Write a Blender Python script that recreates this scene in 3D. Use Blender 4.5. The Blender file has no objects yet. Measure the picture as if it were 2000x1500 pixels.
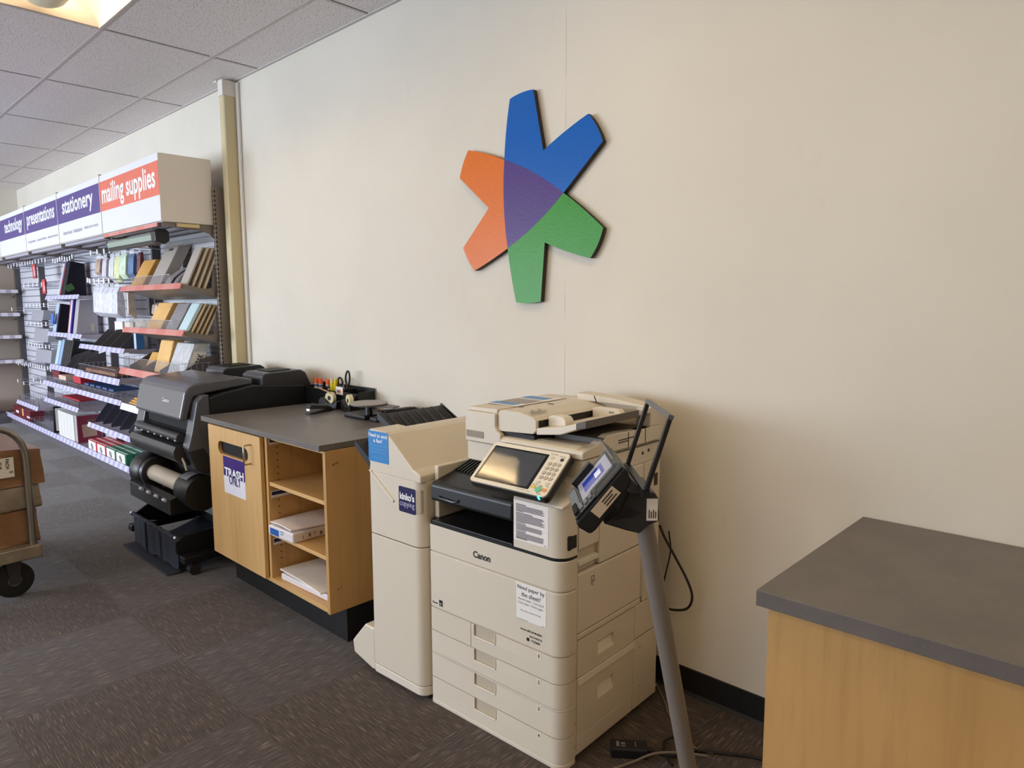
import bpy, bmesh, math, random
from mathutils import Vector, Matrix
R = math.radians
PI = math.pi
random.seed(7)
SC = bpy.context.scene
COL = SC.collection

# ------------------------------------------------------------------ materials
def lin(c):
    out = []
    for v in c:
        v = v / 255.0
        out.append(v / 12.92 if v <= 0.04045 else ((v + 0.055) / 1.055) ** 2.4)
    return (out[0], out[1], out[2], 1.0)

class NT:
    def __init__(s, m):
        s.t = m.node_tree
        s.b = s.t.nodes['Principled BSDF']
    def n(s, kind, props=None, **ins):
        nd = s.t.nodes.new('ShaderNode' + kind)
        for k, v in (props or {}).items():
            setattr(nd, k, v)
        for k, v in ins.items():
            key = k
            if k.startswith('i') and k[1:].isdigit():
                key = int(k[1:])
            else:
                key = k.replace('_', ' ')
            s.put(nd.inputs[key], v)
        return nd
    def put(s, sock, v):
        if hasattr(v, 'is_linked') or isinstance(v, bpy.types.NodeSocket):
            s.t.links.new(v, sock)
        else:
            sock.default_value = v
    def math(s, op, a, b=0.0, c=0.0):
        return s.n('Math', {'operation': op}, i0=a, i1=b, i2=c).outputs[0]
    def coord(s, scale=(1, 1, 1), rot=(0, 0, 0)):
        tc = s.n('TexCoord')
        return s.n('Mapping', Vector=tc.outputs['Object'], Scale=scale, Rotation=rot).outputs[0]
    def sep(s):
        tc = s.n('TexCoord')
        return s.n('SeparateXYZ', Vector=tc.outputs['Object']).outputs
    def noise(s, vec, scale, detail=3.0, rough=0.55):
        return s.n('TexNoise', Vector=vec, Scale=scale, Detail=detail, Roughness=rough).outputs[0]
    def mix(s, f, a, b):
        nd = s.n('Mix', {'data_type': 'RGBA'})
        s.put(nd.inputs[0], f); s.put(nd.inputs[6], a); s.put(nd.inputs[7], b)
        return nd.outputs[2]
    def ramp(s, f, p0, p1):
        nd = s.n('MapRange', Value=f)
        nd.inputs[1].default_value = p0; nd.inputs[2].default_value = p1
        return nd.outputs[0]
    def bump(s, h, strength, dist=0.01):
        nd = s.n('Bump', Height=h, Strength=strength, Distance=dist)
        s.t.links.new(nd.outputs[0], s.b.inputs['Normal'])

MATS = {}
def mat(name, col, rough=0.5, metal=0.0, noise=None, bump=None, spec=0.5, emit=None, coat=0.0, alpha=1.0, trans=0.0, ior=1.45):
    if name in MATS:
        return MATS[name]
    m = bpy.data.materials.new(name); m.use_nodes = True
    t = NT(m); b = t.b
    b.inputs['Base Color'].default_value = lin(col)
    b.inputs['Roughness'].default_value = rough
    b.inputs['Metallic'].default_value = metal
    b.inputs['Specular IOR Level'].default_value = spec
    b.inputs['Coat Weight'].default_value = coat
    b.inputs['Coat Roughness'].default_value = 0.05
    b.inputs['Alpha'].default_value = alpha
    b.inputs['Transmission Weight'].default_value = trans
    b.inputs['IOR'].default_value = ior
    if noise:
        sc, amt = noise
        v = t.coord()
        f = t.noise(v, sc, 4.0)
        c2 = tuple(max(0, x * (1 - amt)) for x in col)
        c3 = tuple(min(255, x * (1 + amt * 0.6)) for x in col)
        b_in = t.mix(t.ramp(f, 0.3, 0.7), lin(c2), lin(c3))
        t.t.links.new(b_in, b.inputs['Base Color'])
    if bump:
        t.bump(t.noise(t.coord(), bump[0], 4.0), bump[1], 0.004)
    if emit:
        b.inputs['Emission Color'].default_value = lin(emit[0]); b.inputs['Emission Strength'].default_value = emit[1]
    MATS[name] = m
    return m

def custom(name, fn, rough=0.6, spec=0.5):
    if name in MATS:
        return MATS[name]
    m = bpy.data.materials.new(name); m.use_nodes = True
    t = NT(m)
    t.b.inputs['Roughness'].default_value = rough
    t.b.inputs['Specular IOR Level'].default_value = spec
    c = fn(t)
    if c is not None:
        t.t.links.new(c, t.b.inputs['Base Color'])
    MATS[name] = m
    return m

def f_carpet(t):
    # carpet tiles laid quarter-turned: the streaks run along x in one tile and along y in the next
    o = t.sep()
    T = 0.6096
    xs = t.math('DIVIDE', t.math('ADD', o[0], 20.0), T); ys = t.math('DIVIDE', t.math('ADD', o[1], 20.13), T)
    chk = t.math('MODULO', t.math('ADD', t.math('FLOOR', xs), t.math('FLOOR', ys)), 2.0)
    va = t.coord((13, 330, 1)); vb = t.coord((330, 13, 1))
    na = t.noise(va, 1.0, 2.5, 0.6); nb = t.noise(vb, 1.0, 2.5, 0.6)
    mixn = t.n('Mix', {'data_type': 'FLOAT'})
    t.put(mixn.inputs[0], chk); t.put(mixn.inputs[2], na); t.put(mixn.inputs[3], nb)
    s = mixn.outputs[0]
    base = t.mix(t.noise(t.coord((1, 1, 1)), 1.3, 3.0), lin((68, 56, 48)), lin((79, 66, 57)))
    c = t.mix(t.ramp(s, 0.36, 0.56), lin((46, 37, 32)), base)
    c = t.mix(t.ramp(s, 0.575, 0.68), c, lin((134, 116, 101)))
    t.b.inputs['Sheen Weight'].default_value = 0.24
    t.bump(s, 0.5, 0.004)
    return c

def f_wall(t):
    v = t.coord()
    f = t.noise(v, 1.1, 4.0)
    c = t.mix(t.ramp(f, 0.35, 0.65), lin((214, 207, 193)), lin((220, 213, 199)))
    # hairline crack down the drywall seam
    o = t.sep()
    wob = t.noise(t.n('CombineXYZ', Z=o[2]).outputs[0], 9.0, 5.0)
    x = t.math('ADD', o[0], t.math('ADD', 1.857, t.math('MULTIPLY', t.math('SUBTRACT', wob, 0.5), 0.012)))
    k = t.math('LESS_THAN', t.math('ABSOLUTE', x), 0.0014)
    k = t.math('MULTIPLY', k, t.ramp(t.noise(v, 5.0, 2.0), 0.40, 0.55))
    c = t.mix(t.math('MULTIPLY', k, 0.6), c, lin((150, 138, 122)))
    # scuffs near the copier
    sc = t.ramp(t.noise(t.coord((2.5, 1, 1.2)), 2.0, 6.0, 0.7), 0.62, 0.8)
    c = t.mix(t.math('MULTIPLY', sc, 0.25), c, lin((190, 178, 160)))
    t.bump(t.noise(v, 140.0, 3.0), 0.08, 0.003)
    return c

def f_ceil(t):
    v = t.coord()
    c = t.mix(t.noise(v, 1.5, 3.0), lin((228, 220, 221)), lin((236, 229, 229)))
    vor = t.noise(t.coord((1.0, 1.0, 1.0), (0, 0, 0.5)), 120.0, 2.0, 0.5)
    k = t.ramp(vor, 0.60, 0.66)
    c = t.mix(t.math('MULTIPLY', k, 0.85), c, lin((104, 92, 90)))
    t.bump(vor, -0.25, 0.006)
    return c

def f_wood(c1, c2, axis=2):
    def f(t):
        sc = [34, 34, 34]; sc[axis] = 2.2
        n1 = t.noise(t.coord(tuple(sc)), 1.0, 5.0, 0.6)
        sc2 = [5, 5, 5]; sc2[axis] = 1.0
        n2 = t.noise(t.coord(tuple(sc2)), 1.0, 3.0)
        c = t.mix(t.ramp(n2, 0.3, 0.7), lin(c1), lin(c2))
        dk = tuple(x * 0.84 for x in c1)
        return t.mix(t.math('MULTIPLY', t.ramp(n1, 0.5, 0.75), 0.45), c, lin(dk))
    return f

def f_pins(t):
    o = t.sep()
    base = f_wood((203, 160, 100), (213, 172, 114))(t)
    fz = t.math('SUBTRACT', t.math('FRACT', t.math('MULTIPLY', o[2], 31.25)), 0.5)
    r2 = None
    for y in (-0.705, -0.2):
        dy = t.math('MULTIPLY', t.math('SUBTRACT', o[1], y), 31.25)
        d = t.math('ADD', t.math('MULTIPLY', dy, dy), t.math('MULTIPLY', fz, fz))
        k = t.math('LESS_THAN', d, 0.012)
        r2 = k if r2 is None else t.math('MAXIMUM', r2, k)
    r2 = t.math('MULTIPLY', r2, t.math('GREATER_THAN', o[2], 0.24))
    return t.mix(r2, base, lin((30, 22, 14)))

def f_lam(t):
    v = t.coord()
    c = t.mix(t.ramp(t.noise(v, 7.0, 5.0, 0.6), 0.3, 0.7), lin((94, 88, 84)), lin((108, 101, 96)))
    return t.mix(t.ramp(t.noise(v, 160.0, 2.0), 0.6, 0.8), c, lin((118, 110, 102)))

def f_slat(t):
    o = t.sep()
    f = t.math('FRACT', t.math('MULTIPLY', o[2], 13.1))
    k = t.math('LESS_THAN', f, 0.16)
    return t.mix(k, lin((205, 204, 210)), lin((128, 128, 140)))

def f_peg(t):
    o = t.sep()
    fx = t.math('SUBTRACT', t.math('FRACT', t.math('MULTIPLY', o[0], 39.4)), 0.5)
    fz = t.math('SUBTRACT', t.math('FRACT', t.math('MULTIPLY', o[2], 26.0)), 0.5)
    k = t.math('MULTIPLY', t.math('LESS_THAN', t.math('ABSOLUTE', fx), 0.22), t.math('LESS_THAN', t.math('ABSOLUTE', fz), 0.13))
    return t.mix(k, lin((214, 216, 220)), lin((92, 96, 110)))

def f_strip(a, b, axis=0, freq=8.2):
    def f(t):
        o = t.sep()
        fr = t.math('FRACT', t.math('MULTIPLY', t.math('ADD', o[axis], 40.0), freq))
        k = t.math('LESS_THAN', fr, 0.55)
        return t.mix(k, lin(a), lin(b))
    return f

def f_kraft(c1, c2):
    def f(t):
        v = t.coord()
        t.bump(t.noise(v, 14.0, 4.0), 0.25, 0.02)
        return t.mix(t.ramp(t.noise(v, 6.0, 5.0), 0.3, 0.7), lin(c1), lin(c2))
    return f

WALL = custom('painted drywall', f_wall, 0.75, 0.25)
CEIL = custom('speckled ceiling tile', f_ceil, 0.9, 0.1)
CARPET = custom('streaked carpet tile', f_carpet, 0.95, 0.1)
MAPLE = custom('maple veneer', f_wood((203, 160, 100), (213, 172, 114)), 0.42)
MAPLEX = custom('maple veneer across', f_wood((203, 160, 100), (213, 172, 114), 0), 0.42)
MAPLED = custom('golden maple veneer', f_wood((186, 142, 84), (196, 154, 96)), 0.42)
DRILLED = custom('drilled maple veneer', f_pins, 0.42)
LAM = custom('grey laminate', f_lam, 0.38)
SLAT = custom('slatwall', f_slat, 0.55)
PEG = custom('pegboard', f_peg, 0.55)
STRIP = custom('lilac price strip', f_strip((172, 168, 206), (208, 207, 230)), 0.3)
STRIPY = custom('lilac price strip along y', f_strip((186, 178, 196), (228, 224, 230), 1), 0.3)
PINK = custom('pink price strip', f_strip((206, 122, 112), (212, 140, 130), 0, 2.7), 0.35)
KRAFT = custom('amber kraft paper', f_kraft((204, 150, 72), (222, 172, 92)), 0.55)
KRAFT2 = custom('pale kraft paper', f_kraft((226, 178, 106), (238, 194, 126)), 0.55)
BOXB = custom('brown carton', f_kraft((122, 88, 58), (150, 110, 74)), 0.28)
WRAP = custom('grey plastic wrapped bale', f_kraft((120, 108, 92), (168, 154, 134)), 0.22)
DARKBIN = mat('charcoal shelf steel', (84, 80, 82), 0.45)
TAUPE = mat('taupe shelf steel', (128, 118, 108), 0.42)
SHELFW = mat('lilac white shelf steel', (176, 172, 184), 0.4)
CANOPYW = mat('putty steel', (226, 219, 209), 0.5)
SIGNW = mat('white sign board', (226, 226, 232), 0.45)
PURPLE = mat('purple sign', (84, 66, 132), 0.4)
CORAL = mat('coral sign', (228, 116, 92), 0.4)
WHITE = mat('white ink', (238, 238, 238), 0.5)
GREYINK = mat('grey ink', (120, 118, 124), 0.5)
BLACKINK = mat('black ink', (24, 22, 24), 0.5)
NAVYINK = mat('navy ink', (42, 50, 88), 0.5)
BLACK = mat('black plastic', (25, 25, 27), 0.38)
BLACKM = mat('matt black', (20, 20, 21), 0.6)
GREYP = mat('graphite plastic', (88, 90, 96), 0.32)
GREYD = mat('dark graphite plastic', (48, 48, 52), 0.35)
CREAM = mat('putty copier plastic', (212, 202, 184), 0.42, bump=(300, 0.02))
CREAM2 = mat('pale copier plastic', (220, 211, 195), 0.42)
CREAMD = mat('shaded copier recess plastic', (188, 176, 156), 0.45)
RUBBER = mat('black rubber', (28, 28, 29), 0.7)
ALU = mat('aluminium', (176, 170, 160), 0.38, 0.85)
CHROME = mat('bright chrome', (215, 215, 218), 0.18, 1.0)
WIRE = mat('silver wire', (196, 196, 206), 0.3, 0.7)
NICKEL = mat('nickel wire pull', (176, 160, 136), 0.3, 0.85)
PAPER = mat('white paper', (240, 236, 230), 0.7)
PAPERP = mat('pale pink paper', (236, 226, 222), 0.7)
RACE = mat('cream raceway', (206, 192, 152), 0.4)
COVE = mat('black cove base', (22, 20, 20), 0.5)
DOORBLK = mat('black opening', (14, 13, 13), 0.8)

# ------------------------------------------------------------------ mesh builder
class MB:
    def __init__(s):
        s.bm = bmesh.new()
    def box(s, x0, x1, y0, y1, z0, z1, M=None):
        vs = [s.bm.verts.new((x, y, z)) for x in (x0, x1) for y in (y0, y1) for z in (z0, z1)]
        if M is not None:
            for v in vs: v.co = M @ v.co
        for f in ((0, 1, 3, 2), (4, 6, 7, 5), (0, 4, 5, 1), (2, 3, 7, 6), (0, 2, 6, 4), (1, 5, 7, 3)):
            s.bm.faces.new([vs[i] for i in f])
        return s
    def prism(s, pts, plane, a, b, M=None):
        def p3(p, t):
            if plane == 'xz': q = (p[0], t, p[1])
            elif plane == 'yz': q = (t, p[0], p[1])
            else: q = (p[0], p[1], t)
            return Vector(q) if M is None else M @ Vector(q)
        A = [s.bm.verts.new(p3(p, a)) for p in pts]; B = [s.bm.verts.new(p3(p, b)) for p in pts]
        s.bm.faces.new(A); s.bm.faces.new(B[::-1])
        n = len(pts)
        for i in range(n):
            j = (i + 1) % n
            s.bm.faces.new((A[j], A[i], B[i], B[j]))
        return s
    def cyl(s, p0, p1, r0, r1=None, n=24, cap=True):
        return s.rings([(p0, r0), (p1, r0 if r1 is None else r1)], n, cap)
    def rings(s, pr, n=24, cap=True):
        P = [Vector(p) for p, _ in pr]
        d = (P[-1] - P[0]).normalized()
        u = d.orthogonal().normalized(); v = d.cross(u)
        loops = []
        for p, (_, r) in zip(P, pr):
            loops.append([s.bm.verts.new(p + (u * math.cos(2 * PI * i / n) + v * math.sin(2 * PI * i / n)) * r) for i in range(n)])
        for a, b in zip(loops, loops[1:]):
            for i in range(n):
                j = (i + 1) % n
                s.bm.faces.new((a[i], a[j], b[j], b[i]))
        if cap:
            s.bm.faces.new(loops[0][::-1]); s.bm.faces.new(loops[-1])
        return s
    def tube(s, pts, r, n=8, closed=False, flat=1.0):
        P = [Vector(p) for p in pts]; m = len(P)
        loops = []; u = None
        for i in range(m):
            if closed: d = P[(i + 1) % m] - P[i - 1]
            else: d = P[min(i + 1, m - 1)] - P[max(i - 1, 0)]
            d.normalize()
            if u is None: u = d.orthogonal().normalized()
            else:
                u = u - d * u.dot(d)
                u = d.orthogonal() if u.length < 1e-6 else u
                u.normalize()
            v = d.cross(u)
            loops.append([s.bm.verts.new(P[i] + u * math.cos(2 * PI * k / n) * r + v * math.sin(2 * PI * k / n) * r * flat) for k in range(n)])
        rng = range(m) if closed else range(m - 1)
        for i in rng:
            a, b = loops[i], loops[(i + 1) % m]
            for k in range(n):
                j = (k + 1) % n
                s.bm.faces.new((a[k], a[j], b[j], b[k]))
        if not closed:
            s.bm.faces.new(loops[0][::-1]); s.bm.faces.new(loops[-1])
        return s
    def grid(s, fn, nu, nv, thick=None):
        V = [[s.bm.verts.new(fn(i / nu, j / nv)) for j in range(nv + 1)] for i in range(nu + 1)]
        for i in range(nu):
            for j in range(nv):
                s.bm.faces.new((V[i][j], V[i + 1][j], V[i + 1][j + 1], V[i][j + 1]))
        return s
    def quad(s, a, b, c, d):
        s.bm.faces.new([s.bm.verts.new(p) for p in (a, b, c, d)])
        return s
    def build(s, name, m, parent=None, bevel=0.0, seg=2, smooth=False, solid=0.0, M=None):
        if M is not None:
            bmesh.ops.transform(s.bm, matrix=M, verts=s.bm.verts)
        bmesh.ops.recalc_face_normals(s.bm, faces=s.bm.faces)
        me = bpy.data.meshes.new(name)
        s.bm.to_mesh(me); s.bm.free()
        me.materials.append(m)
        o = bpy.data.objects.new(name, me)
        COL.objects.link(o)
        if parent is not None: o.parent = parent
        if smooth:
            me.polygons.foreach_set('use_smooth', [True] * len(me.polygons))
            me.set_sharp_from_angle(angle=R(40))
        if solid:
            md = o.modifiers.new('solid', 'SOLIDIFY'); md.thickness = solid; md.offset = 0
        if bevel:
            md = o.modifiers.new('bevel', 'BEVEL'); md.width = bevel; md.segments = seg
            md.limit_method = 'ANGLE'; md.angle_limit = R(30); md.harden_normals = False
        return o

def tag(o, label=None, cat=None, group=None, kind=None):
    if label: o['label'] = label
    if cat: o['category'] = cat
    if group: o['group'] = group
    if kind: o['kind'] = kind
    return o

def thing(name, label, cat, loc=(0, 0, 0), rz=0.0, group=None):
    o = bpy.data.objects.new(name, None); COL.objects.link(o)
    o.empty_display_size = 0.1
    o.location = loc; o.rotation_euler = (0, 0, rz)
    return tag(o, label, cat, group)

KIDS = {}
def copy_tree(o, parent=None):
    c = o.copy(); COL.objects.link(c)
    if parent is not None: c.parent = parent
    for ch in [k for k in o.children]:
        copy_tree(ch, c)
    return c

def struct(name, mb, m, **k):
    return tag(mb.build(name, m, **k), kind='structure')

_font = {}
def glyphs(body, bold):
    key = (body, bold)
    if key in _font: return _font[key]
    cu = bpy.data.curves.new('lettering', 'FONT'); cu.body = body; cu.size = 1.0; cu.offset = bold; cu.resolution_u = 3
    ob = bpy.data.objects.new('lettering', cu); COL.objects.link(ob)
    bpy.context.view_layer.update()
    me = bpy.data.meshes.new_from_object(ob.evaluated_get(bpy.context.evaluated_depsgraph_get()))
    bpy.data.objects.remove(ob); bpy.data.curves.remove(cu)
    vs = [v.co.copy() for v in me.vertices]; fs = [tuple(p.vertices) for p in me.polygons]
    bpy.data.meshes.remove(me)
    x0 = min(v.x for v in vs); x1 = max(v.x for v in vs); y0 = min(v.y for v in vs); y1 = max(v.y for v in vs)
    vs = [((v.x - x0) / (x1 - x0), (v.y - y0) / (y1 - y0)) for v in vs]
    _font[key] = (vs, fs)
    return _font[key]

def letter(parent, o, ux, uy, items, m, name='lettering', lift=0.0008, skew=0.0):
    """Printed words on a flat face: items are (text, x, y, w, h, bold) in metres from o along ux, uy."""
    o = Vector(o); ux = Vector(ux).normalized(); uy = Vector(uy).normalized(); n = ux.cross(uy)
    bm = bmesh.new()
    for body, x, y, w, h, bold in items:
        if body is None:
            vs, fs = [(0, 0), (1, 0), (1, 1), (0, 1)], [(0, 1, 2, 3)]
        else:
            vs, fs = glyphs(body, bold)
        V = [bm.verts.new(o + ux * (x + a * w + skew * b * h) + uy * (y + b * h) + n * lift) for a, b in vs]
        for f in fs:
            try: bm.faces.new([V[i] for i in f])
            except ValueError: pass
    me = bpy.data.meshes.new(name); bm.to_mesh(me); bm.free(); me.materials.append(m)
    ob = bpy.data.objects.new(name, me); COL.objects.link(ob); ob.parent = parent
    return ob

def board(parent, name, o, ux, uy, w, h, m, t=0.001, r=0.0):
    """A thin flat board (sticker, sign, sheet) whose back lies on the face through o."""
    o = Vector(o); ux = Vector(ux).normalized(); uy = Vector(uy).normalized(); n = ux.cross(uy)
    M = Matrix(((ux.x, uy.x, n.x, o.x), (ux.y, uy.y, n.y, o.y), (ux.z, uy.z, n.z, o.z), (0, 0, 0, 1)))
    mb = MB()
    if r:
        pts = []
        for cx, cy, a0 in ((w - r, h - r, 0), (r, h - r, 90), (r, r, 180), (w - r, r, 270)):
            pts += [(cx + r * math.cos(R(a0 + k * 30)), cy + r * math.sin(R(a0 + k * 30))) for k in range(4)]
        mb.prism(pts, 'xy', 0, t)
    else:
        mb.box(0, w, 0, h, 0, t)
    return mb.build(name, m, parent, M=M)

FX = ((1, 0, 0), (0, 0, 1))      # a face that looks towards -y
SX = ((0, 1, 0), (0, 0, 1))      # a face that looks towards +x
TX = ((1, 0, 0), (0, 1, 0))      # a face that looks up
# ------------------------------------------------------------------ the room
XL, XR, YF, ZC = -11.1, 3.0, -7.5, 3.0
struct('floor', MB().box(XL, XR, YF, 0.0, -0.05, 0.0), CARPET)
struct('wall_back', MB().box(XL - 0.1, XR + 0.1, 0.0, 0.12, 0.0, 3.2), WALL)
struct('wall_left', MB().box(XL - 0.12, XL, YF, 0.0, 0.0, 3.2), WALL)
struct('wall_right', MB().box(XR, XR + 0.12, YF, 0.0, 0.0, 3.2), WALL)
wf = MB()
WINS = [(-10.7, -9.1), (-8.9, -7.3), (-7.1, -5.5), (-5.3, -3.7), (-3.5, -1.9)]  # left pair for the storefront; the rest added to soften the copier's shadow
wf.box(XL, XR, YF - 0.12, YF, 0.0, 0.5); wf.box(XL, XR, YF - 0.12, YF, 2.6, 3.2)
prev = XL
for a, b in WINS + [(XR, XR)]:
    wf.box(prev, a, YF - 0.12, YF, 0.5, 2.6); prev = b
struct('wall_front', wf, WALL)
for k, (a, b) in enumerate(WINS):
    m = MB()
    for x in (a, b - 0.05): m.box(x, x + 0.05, YF - 0.09, YF - 0.03, 0.5, 2.6)
    for z in (0.5, 2.55): m.box(a + 0.05, b - 0.05, YF - 0.09, YF - 0.03, z, z + 0.05)
    struct('unseen_window_%d' % (k + 1), m, ALU)
struct('baseboard_back', MB().prism([(-0.016, 0.0), (-0.006, 0.012), (-0.006, 0.1), (0, 0.102), (0, 0)], 'yz', XL, XR), COVE)

# ceiling of lay-in tiles, with openings where the troffers sit
GX = [-4.41 + 1.2192 * k for k in range(-6, 7)]
GY = [-0.309 - 0.6096 * k for k in range(0, 13)]
GXs = sorted([XL] + [g for g in GX if XL < g < XR] + [XR])
GYs = sorted([0.0, YF] + [g for g in GY if YF < g < 0])
def near(v, arr): return min(range(len(arr)), key=lambda i: abs(arr[i] - v))
FIX = []
for xx in (-4.41, -1.9716, 0.4668):
    for yy in (-1.5282, -3.9666, -5.7954):
        FIX.append((xx, yy))
for xx in (-9.2868, -6.8484):
    for yy in (-3.9666, -5.7954):
        FIX.append((xx, yy))
holes = {(near(x, GXs), near(y, GYs)) for x, y in FIX}
cm = MB()
for i in range(len(GXs) - 1):
    for j in range(len(GYs) - 1):
        if (i, j) in holes: continue
        cm.quad((GXs[i], GYs[j], ZC), (GXs[i], GYs[j + 1], ZC), (GXs[i + 1], GYs[j + 1], ZC), (GXs[i + 1], GYs[j], ZC))
struct('ceiling', cm, CEIL)
BAR = mat('ceiling grid bar', (196, 188, 186), 0.5)
GAPSHADE_DECK = mat('gap shadow and roof dark', (66, 58, 56), 0.9)
gm = MB()
for y in GYs[1:-1]: gm.box(XL, XR, y - 0.008, y + 0.008, ZC - 0.002, ZC)
for x in GXs[1:-1]:
    for a, b in zip(GYs, GYs[1:]):
        gm.box(x - 0.010, x + 0.010, a + 0.008, b - 0.008, ZC - 0.0015, ZC)
gm.box(XL, XR, -0.018, 0, ZC - 0.006, ZC)
struct('ceiling_grid', gm, BAR)
gp = MB()  # thin dark strips painting in the shadow line beside each cross bar
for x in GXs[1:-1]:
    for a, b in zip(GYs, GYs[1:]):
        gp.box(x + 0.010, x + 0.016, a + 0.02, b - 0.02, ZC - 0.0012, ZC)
struct('ceiling_grid_shadow_strip', gp, GAPSHADE_DECK)
struct('roof_deck', MB().box(XL, XR, YF, 0, 3.2, 3.25), GAPSHADE_DECK)

# troffer: white vaulted reflector, rounded cream basket under two lit tubes
TUBE = mat('lit fluorescent tube', (255, 244, 214), 0.5, emit=((255, 236, 204), 26.0))
VAULT = mat('white enamel reflector', (250, 247, 240), 0.35)
BASKET = mat('cream lamp basket', (240, 228, 196), 0.45)
def make_fixture():
    W, H = 1.2192, 0.6096
    t = thing('ceiling_light', 'recessed troffer with a rounded cream basket in the speckled ceiling', 'ceiling light')
    m = MB()
    prof = []
    for k in range(25):
        a = PI - PI * k / 24
        prof.append((H / 2 + math.cos(a) * (H / 2 - 0.0135), -0.002 + 0.164 * math.sin(a)))
    for p, q in zip(prof, prof[1:]):
        m.quad((0.01, p[0], p[1]), (W - 0.01, p[0], p[1]), (W - 0.01, q[0], q[1]), (0.01, q[0], q[1]))
    for x in (0.01, W - 0.01):
        m.bm.faces.new([m.bm.verts.new((x, p[0], p[1])) for p in prof])
    m.build('reflector', VAULT, t, smooth=True)
    r = MB()
    r.box(0, W, 0, 0.014, -0.003, 0.19); r.box(0, W, H - 0.014, H, -0.003, 0.19)
    r.box(0, 0.014, 0.014, H - 0.014, -0.003, 0.19); r.box(W - 0.014, W, 0.014, H - 0.014, -0.003, 0.19)
    r.build('rim', BAR, t)
    b = MB()
    def bf(u, v):
        a = PI * (1.0 + v)
        x = 0.05 + (W - 0.1) * u
        e = min(1.0, math.sqrt(max(0.0, 1 - ((abs(u - 0.5) - 0.42) / 0.08) ** 2)) if abs(u - 0.5) > 0.42 else 1.0)
        e = max(e, 0.05)
        return (x, H / 2 + math.cos(a) * 0.115 * e, 0.075 + math.sin(a) * 0.085 * e)
    b.grid(bf, 40, 14)
    b.build('basket', BASKET, t, smooth=True, solid=0.002)
    for s in (-0.05, 0.05):
        MB().cyl((0.09, H / 2 + s, 0.09), (W - 0.09, H / 2 + s, 0.09), 0.012, n=10).build('lamp_tube', TUBE, t)
    return t
LENS = mat('lit ceiling lens', (255, 246, 226), 0.5, emit=((255, 226, 178), 5.4))
def make_lens_fixture():
    W, H = 1.2192, 0.6096
    t = thing('ceiling_light', 'flat lens troffer out of sight in the ceiling of the room behind', 'ceiling light', (0, 0, 0), 0, 'ceiling lights outside the picture')
    MB().box(0.02, W - 0.02, 0.02, H - 0.02, 0.006, 0.012).build('lens', LENS, t)
    r = MB()
    r.box(0, W, 0, 0.02, -0.004, 0.06); r.box(0, W, H - 0.02, H, -0.004, 0.06)
    r.box(0, 0.02, 0.02, H - 0.02, -0.004, 0.06); r.box(W - 0.02, W, 0.02, H - 0.02, -0.004, 0.06)
    r.build('rim', BAR, t)
    return t
for k, (x, y) in enumerate(FIX):
    if k == 0: f = make_fixture()
    elif k == 1: f1 = make_lens_fixture(); f = f1
    else: f = copy_tree(f1)
    f.location = (x, y, ZC)

# ------------------------------------------------------------------ cable raceway and shelf end
t = thing('cable_raceway', 'tall cream metal cable raceway fixed to the wall beside the shelving', 'raceway', (-4.8, -0.03, 0))
MB().prism([(0, -0.07), (0, 0.025), (0.062, 0.025), (0.062, -0.062), (0.05, -0.07)], 'xy', 0.0, 2.89).build('channel', RACE, t, bevel=0.003)
MB().box(-0.003, 0.066, -0.075, 0.028, 2.888, 2.99).build('end_cap', CANOPYW, t, bevel=0.002)
MB().box(-0.04, 0.0, -0.085, -0.07, 2.982, 2.99).build('ceiling_clip', CANOPYW, t)
MB().box(0.066, 0.1, 0.012, 0.029, 0.02, 2.98).build('side_trunking', mat('white trunking', (228, 224, 216), 0.35), t, bevel=0.003)

# ------------------------------------------------------------------ wall emblem: six-armed star in four colours
t = thing('wall_emblem', 'six armed star emblem in blue, green, orange and purple on the wall', 'wall sign', (-2.06, -0.004, 1.93))
def curve(p, q, bulge, n=8):
    out = []
    dx, dz = q[0] - p[0], q[1] - p[1]
    for k in range(n):
        s = k / n
        b = bulge * 4 * s * (1 - s)
        out.append((p[0] + dx * s - dz * b, p[1] + dz * s + dx * b))
    return out
def W2(x, z): return (x + 2.06, z - 1.93)
pA = W2(-2.146, 2.362); pB = W2(-2.011, 2.374); pC = W2(-1.955, 2.118); pD = W2(-1.722, 2.223); pE = W2(-1.650, 2.108); pF = W2(-1.845, 1.934)
pG = W2(-1.644, 1.779); pH = W2(-1.706, 1.664); pI = W2(-1.946, 1.741); pJ = W2(-1.968, 1.494); pK = W2(-2.112, 1.491); pL = W2(-2.163, 1.729)
pM = W2(-2.377, 1.638); pN = W2(-2.453, 1.748); pO = W2(-2.280, 1.915); pP = W2(-2.472, 2.070); pQ = W2(-2.412, 2.188); pT = W2(-2.181, 2.113)
sideQF = curve(pT, pF, 0.035); sideFL = curve(pF, pL, 0.035); sideLT = curve(pL, pT, 0.035)
blue = curve(pA, pB, 0.05, 5) + [pB, pC] + curve(pC, pD, 0.02, 6) + curve(pD, pE, 0.05, 5) + [pE] + [pF] + curve(pF, pT, -0.035)[1:] + curve(pT, pA, 0.02, 6)
green = curve(pF, pG, 0.015, 5) + curve(pG, pH, 0.06, 5) + curve(pH, pI, 0.02, 6) + [pI] + curve(pJ, pK, 0.04, 5) + curve(pK, pL, 0.015, 5) + curve(pL, pF, -0.035)
orange = curve(pL, pM, 0.01, 5) + curve(pM, pN, 0.05, 5) + [pN, pO] + curve(pP, pQ, 0.05, 5) + curve(pQ, pT, 0.02, 6) + curve(pT, pL, -0.035)
purple = sideQF + sideFL + sideLT
def f_emb(c):
    def f(t2):
        t2.bump(t2.noise(t2.coord(), 95.0, 3.0), 0.16, 0.003)
        t2.b.inputs['Base Color'].default_value = lin(c); t2.b.inputs['Specular IOR Level'].default_value = 0.16
        return None
    return f
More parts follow.
